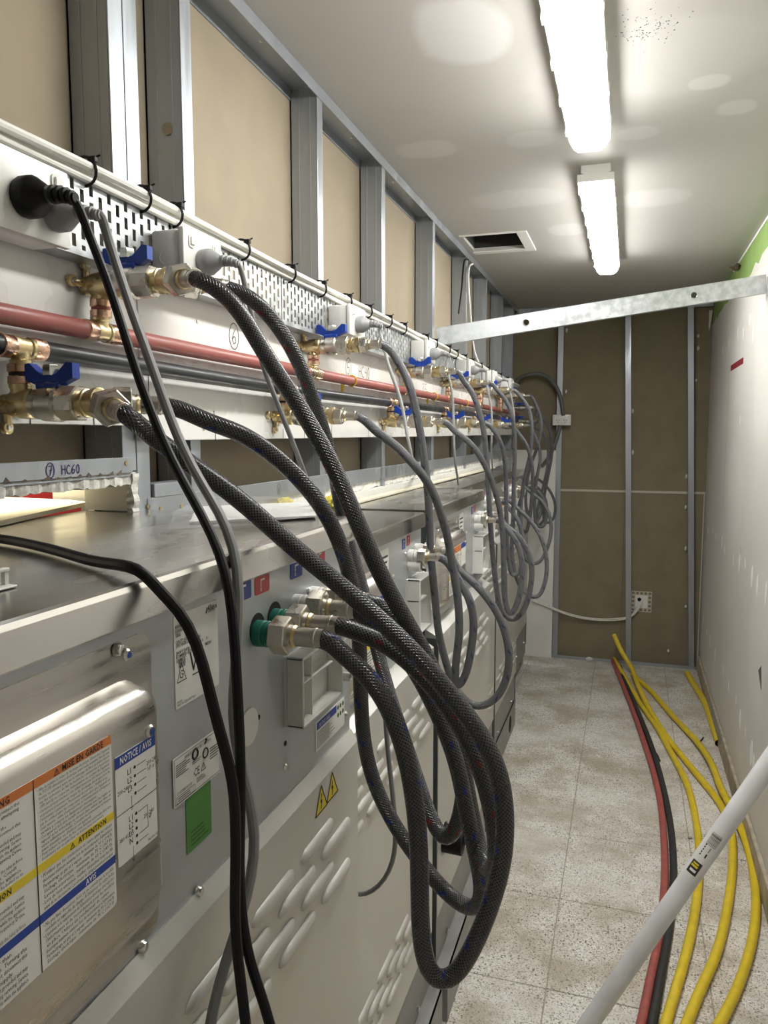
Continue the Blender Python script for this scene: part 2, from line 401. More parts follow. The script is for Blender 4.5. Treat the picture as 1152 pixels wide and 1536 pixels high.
# ragged top of the finished sheet, green moisture board above it
rag = [(-1.6, 2.29)]; y = -1.6
while y < 5.5: rag.append((y, 2.315+random.uniform(-.02, .02))); y += random.uniform(.05, .16)
rag += [(5.55, 2.31), (5.55, 2.29)]
link('joint_compound', prism(rag[::-1], XR-.0008, XR+.03), 'wall_paint', wr, smooth=0)
link('green_sheet', box(XR+.002, XR+.05, -3.6, 5.56, 2.30, CEIL), 'green_board', wr, smooth=0)
link('angle_bead', box(XR-.001, XR+.003, -1.6, 4.55, CEIL-.012, CEIL, 0), 'filler', wr, smooth=0)
tg = [lathe((XR-.004, 4.30+random.uniform(-.03, .03), CEIL-.03+random.uniform(-.012, .012)), (random.uniform(-1, -.1), random.uniform(-.6, .6), random.uniform(-.5, .5)), [(0, .012), (random.uniform(.02, .05), .004)], 5) for k in range(8)]
link('torn_paper', join(*tg), 'paper_brown', wr, smooth=0)
patch = None
for (y, z, h) in [(5.287, .984, .07), (5.008, 1.018, .06), (4.85, 1.0, .05), (4.509, 1.016, .07), (4.38, .99, .05), (4.016, .991, .06), (3.807, 1.008, .09), (3.624, 1.038, .05), (3.423, 1.015, .10), (3.281, 1.006, .09), (3.081, 1.014, .10),
                  (5.338, .385, .06), (5.10, .37, .05), (4.888, .368, .08), (4.60, .36, .08), (4.202, .389, .06), (3.971, .375, .06), (3.706, .398, .05), (3.558, .358, .09), (3.396, .36, .05), (3.224, .344, .11), (3.16, .33, .08),
                  (4.234, 2.093, .07), (3.835, 2.103, .06), (3.714, 2.03, .09), (4.011, 1.663, .05), (4.037, 2.069, .06), (3.553, 2.092, .10), (3.423, 2.099, .09), (3.22, 2.07, .10), (3.33, 2.14, .07), (4.6, 2.09, .05), (4.9, 2.08, .06)]:
    if patch is None:
        pts = [(0, .5), (.16, .3), (.22, .0), (.12, -.35), (0, -.5), (-.15, -.3), (-.2, .05), (-.12, .33)]
        patch = link('filler_patch', prism([(a, b) for a, b in pts], -.0009, .0005), 'filler', wr, smooth=0); base_me = patch.data
        for v in base_me.vertices: v.co += BASE[wr.name]
        p = patch
    else: p = bpy.data.objects.new('filler_patch', base_me); COL.objects.link(p); p.parent = wr; BASE[p.name] = BASE[wr.name]
    p.location = Vector((XR, y, z))-BASE[wr.name]; p.scale = (1, h*random.uniform(.8, 1.5), h); p.rotation_euler.x = random.uniform(-.15, .15)
link('red_mark', box(XR-.0006, XR, 3.99, 4.47, 1.925, 1.955, 0), 'crimson_tape', wr, smooth=0)
link('dark_scuff', prism([(3.10, .735), (3.16, .70), (3.09, .655), (3.07, .65)], XR-.0006, XR), 'ink_soft', wr, smooth=0)
link('pencil_line', ribbon_x([[(4.52, 1.93), (4.52, 1.2)], [(3.80, 1.09), (3.76, 1.06)]], XR-.0005, .004), 'ink_soft', wr, smooth=0)
bb = struct('baseboard_right', box(XR-.016, XR-.0005, -1.6, 5.47, 0, .105, .003, 1), 'skirting', (XR, 2, 0))
link('wet_stain', box(XR-.0168, XR-.0159, 4.0, 4.55, .055, .10), 'base_grey', bb, smooth=0)
# wall behind the camera closes the passage
struct('wall_near', box(-.84, .6, -3.66, -3.6, 0, CEIL), 'brown_board', (0, -3.6, 0))

# left stud wall
wl = struct('wall_left', loc=(XS, 2.5, 0))
studsL = [(-.9, .036), (-.3, .036), (.35, .036), (1.075, .072), (1.256, .034), (1.875, .034), (2.40, .034), (3.06, .034), (3.72, .034), (4.25, .034), (4.80, .034), (5.27, .034)]
def c_stud(y, wd, z0, z1, flip=False):                        # C section: face toward the room, web on the near side
    t = .0025; yw = y-wd/2
    g = [box(XS-t, XS, yw, y+wd/2, z0, z1, .0008, 1), box(XW+.002, XS-t, yw, yw+t, z0, z1), box(XW+.002, XW+.002+t, yw, y+wd/2, z0, z1), box(XS-.012, XS-t, y+wd/2-t, y+wd/2, z0, z1)]
    # stiffening grooves pressed in the web
    g += [box(XW+.022, XW+.026, yw-.0012, yw, z0, z1), box(XW+.052, XW+.056, yw-.0012, yw, z0, z1)]
    return join(*g)
for (y, wd) in studsL:
    if wd > .05:
        link('stud', c_stud(y-.0185, .035, 1.54, CEIL-.004), 'galvanised', wl); link('stud', c_stud(y+.0185, .035, 0, CEIL-.004), 'galvanised', wl)
    else: link('stud', c_stud(y, wd, 1.54 if y < 1 else 0, CEIL-.004), 'galvanised', wl)
link('service_hole', lathe((XS-.03, 1.2386-.0014, 2.135), (0, -1, 0), [(0, .011), (.0006, .011)], 16), 'brown_board', wl)
link('top_track', join(box(XW, XS+.003, -1.6, YE, CEIL-.0025, CEIL-.0005), box(XS+.0005, XS+.003, -1.6, YE, CEIL-.030, CEIL-.0025), box(XW+.001, XW+.0035, -1.6, YE, CEIL-.030, CEIL-.0025)), 'galvanised', wl)
for y in (1.62, 2.2, 2.62, 3.4, 4.0): link('track_screw', lathe((XS-.035, y, CEIL-.0025), (0, 0, -1), [(0, .005), (.002, .004)], 8), 'chrome', wl)
# sheets behind the studs: one upper sheet between each stud pair
ys = [-3.6, -1.6, -.3, .35, 1.075, 1.875, 2.40, 3.06, 3.72, 4.25, 4.80, 5.56]
for a, b in zip(ys[:-1], ys[1:]):
    link('plasterboard_sheet', box(XW-.012, XW, a+.001, b-.001, 1.545 if b < 1.2 else 1.455, CEIL-.001), 'brown_board', wl, smooth=0)
# head track over the machine opening
HT = [(-1.6, 1.062, 1.537, 1.562, 'near'), (1.10, 5.45, 1.452, 1.492, 'far')]
for (a, b, z0, z1, n) in HT:
    link('head_track', join(box(XS-.002, XS+.0015, a, b, z0, z1, .0007, 1), box(XW, XS, a, b, z1-.03, z1-.0275)), 'galvanised', wl)
link('track_clip', join(box(XS-.004, XS+.003, 1.118, 1.225, 1.492, 1.515, .001, 1), box(XS-.03, XS-.004, 1.118, 1.225, 1.512, 1.515)), 'galvanised', wl)
for (y, z) in ((1.045, 1.553), (1.135, 1.472), (1.10, 1.478), (1.20, 1.470)): link('head_track_screw', lathe((XS+.0015, y, z), (1, 0, 0), [(0, .0045), (.0015, .004)], 8), 'brass', wl)
link('track_number', join(hand('7', .872, 1.5425, .0125, XS+.0021, .0016, True), hand('HC60', .898, 1.5425, .0125, XS+.0021, .0016)), 'purple_ink', wl, smooth=0)
link('track_number_far', join(hand('6', 1.60, 1.466, .014, XS+.0021, .0012, True), hand('5', 2.42, 1.464, .014, XS+.0021, .0012, True)), 'ink_soft', wl, smooth=0)
# torn plaster edges round the opening
def rough_bar(x0, x1, y0, y1, z0, z1, n):
    gs = []; st = (y1-y0)/n
    V, Fc = [], []
    for i in range(n+1):
        j = [random.uniform(-.0025, .0025) for _ in range(4)]
        V += [(x0, y0+i*st, z0+j[0]), (x1+j[1], y0+i*st, z0+j[2]), (x1+j[1]*.7, y0+i*st, z1+j[3]*.4), (x0, y0+i*st, z1)]
        if i:
            k = 4*(i-1)
            for q in range(4): Fc.append((k+q, k+(q+1) % 4, k+4+(q+1) % 4, k+4+q))
    Fc += [(3, 2, 1, 0), tuple(4*n+q for q in range(4))]
    return V, Fc
link('torn_plaster_edge', rough_bar(XW-.03, XS-.002, -.2, 1.09, 1.518, 1.537, 160), 'plaster_raw', wl, smooth=0)
link('opening_lining', box(-.862, XS-.004, 1.066, 1.0748, 1.4735, 1.536), 'cream_wall', wl, smooth=0)
vb = [(v[0], 1.066+(v[2]-1.55), 1.40+(v[1])) for v in rough_bar(XS-.012, XS+.0012, 0, .135, 1.545, 1.56, 24)[0]]
link('torn_plaster_edge', (vb, rough_bar(0, 1, 0, 1, 0, 1, 24)[1]), 'plaster_raw', wl, smooth=0)
link('torn_plaster_edge', rough_bar(XW-.03, XS-.006, 1.10, 5.4, 1.430, 1.452, 260), 'plaster_raw', wl, smooth=0)
tears = [prism([(y, 1.5365), (y+.012, 1.5365), (y+random.uniform(.004, .014), 1.5365+random.uniform(.002, .008))], XS+.0012, XS+.0022) for y in [.79, .82, .86, .88, .905, .93, .95, .975, 1.0, 1.02]]
link('paper_tear', join(*tears), 'paper_brown', wl, smooth=0)
# the room on the far side of the opening
struct('wall_front', box(-3.0, -2.95, -1.6, 5.7, 0, 2.7), 'cream_wall', (-3, 2, 0))
struct('trim_1', join(box(-1.0, XW-.02, 1.150, 1.164, 1.474, 1.56), box(-.95, XW-.012, 1.164, 5.5, 1.45, 2.47), box(-.95, XW-.012, -3.6, 1.164, 1.56, 2.47)), 'cream_wall', (-1, 1.1, 1.47))
struct('ceiling_front', box(-3.0, -.95, -1.6, 5.7, 2.45, 2.47), 'plaster_white', (-2, 2, 2.45))

# end wall
we = struct('wall_end', loc=(0, YE, 0))
for (x0, x1, z0, z1) in ((-.84, -.02, 1.206, CEIL), (-.02, .50, 1.206, CEIL), (-.84, -.02, 0, 1.196), (-.02, .50, 0, 1.196)):
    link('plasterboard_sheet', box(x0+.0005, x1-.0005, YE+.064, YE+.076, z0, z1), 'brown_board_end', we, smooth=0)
link('joint_tape', join(box(-.84, .50, YE+.060, YE+.066, 1.193, 1.208), box(.485, .492, YE+.058, YE+.064, .0, 1.2)), 'joint_tape', we, smooth=0)
link('backing', box(-.84, .55, YE+.0762, YE+.09, 0, CEIL), 'void', we, smooth=0)  # unseen panel added to stop light leaking through the sheet joints
def lean_stud(xt, xb, wd=.036):
    V, Fc = box(-wd/2, wd/2, YE, YE+.0025, 0, CEIL-.002)
    g = join((V, Fc), box(-wd/2, -wd/2+.0025, YE+.0025, YE+.062, 0, CEIL-.002), box(wd/2-.0025, wd/2, YE+.0025, YE+.012, 0, CEIL-.002))
    return [(v[0]+xb+(xt-xb)*v[2]/CEIL, v[1], v[2]) for v in g[0]], g[1]
for a, b in ((-.474, -.466), (-.038, .040), (.352, .448)): link('stud', lean_stud(a, b), 'galvanised', we)
link('floor_track', join(box(-.49, .49, YE-.001, YE+.064, .0005, .003), box(-.49, .49, YE-.003, YE-.001, .0005, .022)), 'galvanised', we, smooth=0)
link('top_track', join(box(-.78, .49, YE-.001, YE+.064, CEIL-.003, CEIL-.0005), box(-.78, .49, YE-.003, YE-.001, CEIL-.04, CEIL-.0005)), 'galvanised', we, smooth=0)
dab = None
for (x, z) in ((-.44, 2.31), (-.435, 1.89), (.012, 1.75), (.022, 1.47), (.41, 2.24), (.412, 2.16), (.408, 1.95), (.372, 1.31), (.375, 1.10), (.385, .82), (.40, .42), (.30, .10), (-.47, 1.12)):
    bm = bmesh.new(); bmesh.ops.create_icosphere(bm, subdivisions=1, radius=1)
    if dab is None: dab = link('adhesive_dab', ([tuple(v.co) for v in bm.verts], [tuple(v.index for v in f.verts) for f in bm.faces]), 'plaster_white', we); dab_me = dab.data; [setattr(v, 'co', v.co+BASE[we.name]) for v in dab_me.vertices]; p = dab
    else: p = inst(dab, we, (0, 0, 0))
    bm.free(); p.location = Vector((x, YE+.055, z))-BASE[we.name]; p.scale = (.009, .012, random.uniform(.012, .02))
link('torn_plaster_edge', prism([(0, 0), (.02, 0), (.016, -.05), (.008, -.11), (.004, -.13), (0, -.1)], 0, .01), 'plaster_raw', we)
for o_ in we.children:
    if o_.name.startswith('torn_plaster_edge'): o_.data.transform(Matrix.Translation(BASE[we.name])); o_.rotation_euler = (0, 0, -math.pi/2); o_.location = (.47, -.01+.06, 2.40)
# plasterboard offcut leaning on the end wall
tag(link('plasterboard_offcut', box(-.80, -.487, YE-.018, YE-.006, 0, 1.484, .001, 1), 'plaster_white', base=(-.64, YE-.012, 0)), 'white plasterboard offcut standing against the brown end wall behind the hoses', 'plasterboard')

# ================================================================== LAMPS
def lamp(y0, y1, label):
    xc, zc = -.131, CEIL
    t = thing('batten_light', label, 'light', (xc, (y0+y1)/2, zc-.08), 'ceiling batten lights')
    def ring(y, hw, zt, zb, r=.03):
        return [(xc-hw, y, zt), (xc+hw, y, zt), (xc+hw, y, zb+r), (xc+hw-.008, y, zb+r*.4), (xc+hw-r, y, zb), (xc-hw+r, y, zb), (xc-hw+.008, y, zb+r*.4), (xc-hw, y, zb+r)]
    link('base_tray', join(loft([ring(y0-.004, .046, zc-.0005, zc-.030, .006), ring(y1+.004, .046, zc-.0005, zc-.030, .006)]), loft([ring(y0-.010, .057, zc-.030, zc-.054, .004), ring(y1+.010, .057, zc-.030, zc-.054, .004)])), 'white_plastic', t, smooth=0)
    link('diffuser', loft([ring(y0-.002, .036, zc-.054, zc-.070, .012), ring(y0+.012, .049, zc-.0545, zc-.084, .02), ring(y0+.06, .051, zc-.0545, zc-.088, .024), ring(y1-.06, .051, zc-.0545, zc-.088, .024), ring(y1-.012, .049, zc-.0545, zc-.084, .02), ring(y1+.002, .036, zc-.054, zc-.070, .012)]), 'diffuser', t, smooth=50)
    c0 = None
    n = 7
    for k in range(n):
        y = y0+.09+(y1-y0-.18)*k/(n-1)
        for s in (-1, 1):
            link('clip', box(xc+s*.0575-.002, xc+s*.0575+.002, y-.012, y+.012, zc-.062, zc-.026, .001, 1), 'white_plastic', t)
    return t
lamp(.92, 2.30, 'nearer of the two glowing white LED battens on the ceiling')
lamp(2.66, 4.04, 'farther glowing LED batten light, on the ceiling beside the open vent')
# lamp of the laundry room on the other side of the opening
ld = bpy.data.lights.new('front_room_lamp', 'AREA'); ld.energy = 24; ld.size = 1.0; ld.color = (1, .95, .84)
lo = bpy.data.objects.new('front_room_lamp', ld); COL.objects.link(lo); lo.location = (-1.9, 1.2, 2.42)

# ================================================================== BACKING BOARDS
XBF = XS+.016
bs_list = [(-.6, 1.066, 1.612, 1.846, 'white melamine backing board nearest the camera, at the left edge under the black plug'),
           (1.068, 1.812, 1.588, 1.846, 'white backing board marked with a circled 6 behind the crossing hoses'),
           (1.814, 2.56, 1.588, 1.838, 'white backing board marked 5 HC40 in pen'),
           (2.562, 3.30, 1.588, 1.836, 'white backing board marked 35, third from the near end of the long run'),
           (3.302, 4.05, 1.589, 1.834, 'white backing board fourth along the pipes after the double steel stud'),
           (4.052, 5.30, 1.590, 1.832, 'farthest white backing board, next to the brown end wall')]
boards = []
for (a, b, z0, z1, lab) in bs_list:
    bo = tag(link('backing_board', box(XS+.0035, XBF, a+.0006, b-.0006, z0, z1, .001, 1), 'white_board', base=(XBF, (a+b)/2, z0)), lab, 'board', 'white backing boards'); boards.append(bo)
def ticks(bo, ts): link('pencil_tick', ribbon_x([[(y, z0), (y, z1)] for y, z0, z1 in ts], XBF+.0004, .0025), 'ink', bo, smooth=0)
ticks(boards[0], [(.826, 1.612, 1.622), (.952, 1.612, 1.622)]); ticks(boards[1], [(1.30, 1.588, 1.63), (1.09, 1.60, 1.70), (1.60, 1.59, 1.61), (1.72, 1.59, 1.61)]); ticks(boards[2], [(1.90, 1.59, 1.62), (2.2, 1.59, 1.61)])
link('pen_letter', hand('D', 1.294, 1.633, .009, XBF+.0005, .0016), 'ink', boards[1], smooth=0)
link('pen_number', join(hand('6', 1.372, 1.775, .03, XBF+.0005, .0018, True), hand('40', 1.455, 1.775, .034, XBF+.0005, .0018)), 'ink', boards[1], smooth=0)
link('pen_number', join(hand('5', 2.02, 1.762, .034, XBF+.0005, .002, True), hand('HC40', 2.115, 1.762, .032, XBF+.0005, .0022)), 'ink', boards[2], smooth=0)
link('pen_number', hand('35', 2.83, 1.742, .045, XBF+.0005, .0022), 'ink_soft', boards[3], smooth=0)
for bo, ls in ((boards[1], [(1.258, 1.608), (1.245, 1.80)]), (boards[2], [(2.3, 1.61), (1.86, 1.61)]), (boards[3], [(2.75, 1.61), (3.2, 1.61)])):
    for (y, z) in ls: link('screw', lathe((XBF, y, z), (1, 0, 0), [(0, .004), (.0012, .0036)], 8), 'chrome', bo)

# ================================================================== PIPE RUNS
YU = [.94, 1.712, 2.515, 3.15, 3.855, 4.485]; YL = [.781, 1.55, 2.335, 3.07, 3.705, 4.45]
def pipe_run(name, label, X, zf, tees, mat, down):
    t = thing(name, label, 'pipe', (X, 2.5, zf(2.5)))
    edges = [-.5] + tees + [5.2]
    for a, b in zip(edges[:-1], edges[1:]):
        a2 = a+(.022 if a > -.4 else 0); b2 = b-(.022 if b < 5.1 else 0)
        n = 8; pts = [(X, a2+(b2-a2)*k/n, zf(a2+(b2-a2)*k/n)) for k in range(n+1)]
        g = tube(pts, .0128, 18, step=.05); link('pipe_length', g, mat, t)
    for y in tees:
        z = zf(y)
        te = link('brass_tee', join(lathe((X, y-.016, z), (0, 1, 0), [(0, .0138), (.006, .0142), (.008, .0125), (.024, .0125), (.026, .0142), (.032, .0138)], 18),
                  lathe((X, y, z), (0, 0, -1 if down else 1), [(0, .0115), (.014, .0115), (.016, .0135), (.022, .0135)], 18)), 'brass', t)
        link('copper_sleeve', join(lathe((X, y-.036, z), (0, 1, 0), [(0, .0132), (.001, .0145), (.019, .0145), (.020, .0138)], 18)), 'copper', te)
        link('copper_sleeve', join(lathe((X, y+.016, z), (0, 1, 0), [(0, .0138), (.001, .0145), (.019, .0145), (.020, .0132)], 18)), 'copper', te)
    return t
ZR = lambda y: 1.743-.002*min(1, max(0, y-1))-.012*max(0, (y-2.9)/2.3)
ZB = lambda y: 1.705-.010*min(1, max(0, (y-.8)/.8))-.009*max(0, (y-2.9)/2.3)
rp = pipe_run('hot_water_pipe', 'long red plastic water pipe with brass tees running along the white boards', -.722, ZR, YU, 'red_pipe', False)
bp = pipe_run('cold_water_pipe', 'long black plastic water pipe with brass tees below the red one', -.718, ZB, YL, 'black_pipe', True)
for y in (1.98, 2.9, 3.5): link('saddle_clip', join(torus((-.722, y, ZR(y)), (0, 1, 0), .0146, .0018, 14, 6), box(XBF, XBF+.004, y-.007, y+.007, ZR(y)-.045, ZR(y)+.02)), 'sticker_yellow', rp)

# ================================================================== VALVES
def make_valve(y, z, up, label, X=-.72):
    """elbow plate on the board, nickel ball valve pointing into the passage; 'up' = fed from the black pipe above it"""
    t = thing('ball_valve', label, 'valve', (X, y, z), 'ball valves on the white boards')
    e = .0
    s = -1 if up else 1
    pl = [lathe((X-.026, y, z), (1, 0, 0), [(0, .013), (.012, .013), (.016, .0165), (.034, .0185), (.045, .0185), (.047, .0165), (.050, .0165)], 20)]
    if up: pl.append(lathe((X, y, z), (0, 0, 1), [(0, .0125), (.018, .0125), (.020, .0138), (.026, .0138)], 18))
    else: pl.append(lathe((X, y, z), (0, 0, -1), [(0, .0125), (.016, .0125), (.018, .0138), (.022, .0138)], 18))
    ears = [(0, 1 if not up else -1), (-1, .1), (1, -.15)]
    for (dy, dz) in ears:
        c = Vector((0, dy, dz)).normalized(); p0 = Vector((X-.026, y, z)); p1 = p0+c*.029
        pl.append(lathe(p1-Vector((.0015, 0, 0)), (1, 0, 0), [(0, .0085), (.006, .0085), (.007, .0075)], 14)); pl.append(cyl(p0+Vector((.003, 0, 0)), p1+Vector((.003, 0, 0)), .0052, 8))
    el = link('elbow_plate', join(*pl), 'brass', t)
    for (dy, dz) in ears:
        c = Vector((0, dy, dz)).normalized(); link('screw', lathe(Vector((X-.020, y, z))+c*.029, (1, 0, 0), [(0, .0042), (.0018, .0036)], 8), 'chrome', el)
    # copper press sleeves between elbow and pipe tee
    zp = (ZB(y) if up else ZR(y)); a, b = (z+.024, zp-.020) if up else (zp+.020, z-.020)
    mid = (a+b)/2
    cs = link('copper_sleeve', lathe((X, y, a), (0, 0, 1), [(0, .0138), (.001, .0148), (mid-a-.003, .0148), (mid-a-.002, .0135)], 18), 'copper', t)
    link('copper_sleeve', lathe((X, y, mid+.002), (0, 0, 1), [(0, .0135), (.001, .0148), (b-mid-.003, .0148), (b-mid-.002, .0138)], 18), 'copper', t)
    link('colour_band', cyl((X, y, mid-.003), (X, y, mid+.003), .0132, 18), 'black_pipe' if up else 'red_pipe', cs)
    x0 = X+.023
    body = link('valve_body', join(lathe((x0, y, z), (1, 0, 0), [(0, .0165), (.002, .019), (.010, .0195), (.013, .0215), (.036, .0222), (.039, .0198), (.041, .0198)], 24),
                lathe((x0+.041, y, z), (1, 0, 0), [(0, .0205), (.001, .0222), (.024, .0222), (.026, .0205)], 8, math.pi/8)), 'nickel', t, smooth=30)
    link('brass_gland', lathe((x0+.067, y, z), (1, 0, 0), [(0, .0155), (.006, .0155), (.007, .0175), (.010, .0175), (.011, .016), (.018, .0165), (.019, .0185), (.026, .0185), (.027, .016)], 20), 'brass', t)
    link('stem', lathe((x0+.024, y, z+.018), (0, 0, 1), [(0, .0085), (.008, .0085), (.009, .0065), (.018, .0065)], 14), 'nickel', t)
    prof = [(-.036, .032), (-.036, .014), (-.012, .004), (.012, .004), (.036, .014), (.036, .032), (.027, .033), (.011, .019), (-.011, .019), (-.027, .033)]
    hv = []
    n = len(prof); cx_, cz_ = x0+.024, z+.016
    V = [(cx_+a, y-.0065, cz_+b) for a, b in prof] + [(cx_+a, y+.0065, cz_+b) for a, b in prof]
    Fh = [tuple(range(n)), tuple(range(2*n-1, n-1, -1))] + [(i, n+i, n+(i+1) % n, (i+1) % n) for i in range(n)]
    hd = link('butterfly_handle', join((V, Fh), box(cx_-.017, cx_+.017, y-.0105, y+.0105, cz_+.001, cz_+.010, .002, 1)), 'blue_plastic', t, smooth=20)
    link('handle_nut', lathe((cx_, y, cz_+.018), (0, 0, 1), [(0, .0105), (.011, .0105), (.013, .009)], 6), 'chrome', hd)
    return t
names_u = ['blue-handled ball valve nearest the camera, above the red pipe, two hoses on it', 'blue-handled ball valve over the red pipe, just left of the 5 HC40 pen mark',
           'third blue-handled ball valve along the upper row, above the 35 pen mark', 'fourth blue-handled ball valve along the upper row', 'fifth blue-handled ball valve along the upper row', 'last blue-handled ball valve of the upper row, by the end wall']
names_l = ['large blue-handled ball valve at the left edge under the black pipe', 'second lower ball valve, half hidden behind the crossing dark hoses',
           'third ball valve along the lower row under the black pipe', 'fourth ball valve along the lower row under the black pipe', 'fifth ball valve along the lower row under the black pipe', 'last ball valve of the lower row, close to the end wall']
ZU = [1.808, 1.804, 1.803, 1.805, 1.812, 1.815]; ZL = [1.636, 1.637, 1.637, 1.640, 1.643, 1.645]
for i in range(6):
    make_valve(YU[i], ZU[i], False, names_u[i]); make_valve(YL[i], ZL[i], True, names_l[i])
# two valves on the end wall feeding the last machine
for k, (px, py) in enumerate(((727, 608), (727, 632))):
    p = at_y(762+k*6, 612+k*20, 5.2)
    t = thing('end_valve', ['upper', 'lower'][k]+' dark blue-handled valve in the shaded corner by the end wall', 'valve', (-.74, 5.2, p.z), 'valves in the far corner')
    link('valve_body', lathe((-.755, 5.2, p.z), (1, 0, 0), [(0, .013), (.03, .013), (.031, .019), (.075, .019), (.076, .014), (.12, .014)], 12), 'nickel', t)
    link('butterfly_handle', join(box(-.74, -.675, 5.19, 5.21, p.z+.022, p.z+.034), box(-.716, -.70, 5.19, 5.21, p.z+.015, p.z+.03)), 'blue_plastic', t)

# ================================================================== CABLE TRAY, CABLES, OUTLETS
XT = -.712
def tray_mesh(y0, y1, z0, z1):
    pit = .019; nc = int((y1-y0)/pit); yl = []
    for c in range(nc): yl += [(y0+c*pit, False, c), (y0+c*pit+.0055, True, c), (y0+c*pit+.0135, False, c)]
    yv = [a for a, _, _ in yl] + [y1]
    H = z1-z0; zb = {0., H}
    slots = [[], []]
    for s in (0, 1):
        z = .010 if s == 0 else -.002
        while z < H-.006:
            a, b = max(z, .008), min(z+.0165, H-.008)
            if b-a > .004: slots[s].append((round(a, 5), round(b, 5))); zb |= {round(a, 5), round(b, 5)}
            z += .0245
    zv = sorted(zb); V = [(XT, y, z0+z) for y in yv for z in zv]; nz = len(zv); Fc = []
    for i in range(len(yv)-1):
        hole = yl[i][1]; st = yl[i][2] % 2
        for k in range(nz-1):
            zm = (zv[k]+zv[k+1])/2
            if hole and any(a < zm < b for a, b in slots[st]): continue
            Fc.append((i*nz+k, (i+1)*nz+k, (i+1)*nz+k+1, i*nz+k+1))
    return V, Fc
tr_list = [(.30, 1.52, 1.838, 1.944, 'perforated steel cable tray behind the nearest power outlets'), (1.525, 2.86, 1.832, 1.934, 'middle length of perforated steel cable tray above the 5 HC40 pen mark'), (2.865, 5.05, 1.828, 1.925, 'far length of perforated steel cable tray running toward the end wall')]
for (a, b, z0, z1, lab) in tr_list:
    t = thing('cable_tray', lab, 'cable tray', (XT, (a+b)/2, z0), 'cable trays above the boards')
    o = link('perforated_face', tray_mesh(a, b, z0, z1), 'galvanised_spangle', t, smooth=0)
    md = o.modifiers.new('Solidify', 'SOLIDIFY'); md.thickness = .0013; md.offset = -1
    link('tray_flange', box(XS+.0005, XT-.0013, a, b, z0, z0+.0013), 'galvanised_spangle', t, smooth=0)
    link('tray_flange', box(XS+.0005, XT-.0013, a, b, z1-.0013, z1), 'galvanised_spangle', t, smooth=0)
ZC = lambda y: 1.951-.010*min(1, max(0, (y-1.0)/.6))-.010*max(0, (y-1.6)/1.4)-.004*max(0, y-3)
cb = thing('cable_bundle', 'bundle of white power cables strapped along the top of the cable tray', 'cable', (XT, 2.5, ZC(2.5)))
offs = [(0.010, 0.004), (-.004, -.002), (.004, -.010), (-.008, .010)]
for k, (dx, dz) in enumerate(offs):
    y0, y1 = (-.3, 5.1) if k < 3 else (-.3, 3.6)
    pts = [(XT+dx+.0015*math.sin(y*9+k*2), y, ZC(y)+dz+.0018*math.sin(y*7+k*1.7)) for y in [y0+(y1-y0)*i/60 for i in range(61)]]
    link('white_cable', tube(pts, .0062 if k < 2 else .005, 10, step=.03), 'white_cable', cb)
ty = .64
tie0 = None
for y in (.64, .905, 1.03, 1.115, 1.345, 1.555, 1.73, 1.905, 2.07, 2.26, 2.42, 2.70, 2.84, 3.05, 3.2, 3.38, 3.55, 3.75, 3.95, 4.15, 4.35, 4.6, 4.8):
    link('cable_tie', join(torus((XT+.001, y, ZC(y)), (0, 1, .12), .0185, .0022, 16, 5), box(XT+.008, XT+.020, y-.004, y+.004, ZC(y)+.010, ZC(y)+.018, .001, 1), tube([(XT+.014, y, ZC(y)+.014), (XT+.019, y+.004, ZC(y)+.019), (XT+.022, y+.006, ZC(y)+.021)], .0014, 5, raw=True)[:2]), 'black_rubber', cb)

def outlet(y, label, z0=1.838, z1=1.912, L=.115, X1=-.652):
    t = thing('power_outlet', label, 'power outlet', (XT, y+L/2, z0), 'power outlets on the cable tray')
    link('mounting_box', box(XT+.0005, X1-.010, y+.002, y+L-.002, z0+.002, z1-.002, .006, 2), 'white_plastic', t)
    pl = link('face_plate', box(X1-.010, X1, y, y+L, z0, z1, .003, 2), 'white_plastic', t)
    for q in (.022, L-.022):
        sw = link('switch', prism(rrect(y+q-.009, y+q+.009, z1-.028, z1-.008, .006), X1, X1+.0016), 'offwhite_plastic', t)
        link('rocker', box(X1+.0008, X1+.004, y+q-.005, y+q+.005, z1-.024, z1-.012, .001, 1), 'white_plastic', sw)
    link('knockout', torus((XT+.026, y+.0024, z0+.03), (0, 1, 0), .0095, .0007, 20, 4), 'offwhite_plastic', t)
    return t
YS = [.712, 1.05, 1.78, 2.525, 3.23, 3.84, 4.41]
outlet(.652, 'large white double power outlet at the left edge, with a black plug in it', 1.822, 1.912, .152, -.655)
lab_o = ['white power outlet right above the nearest upper blue valve', 'white power outlet above the second upper valve, near the 5 HC40 mark', 'third white power outlet box along the tray after the double stud', 'fourth white power outlet box along the tray', 'fifth white power outlet box along the tray', 'farthest white power outlet box on the tray, by the end wall']
for y, l in zip(YS[1:], lab_o): outlet(y, l)

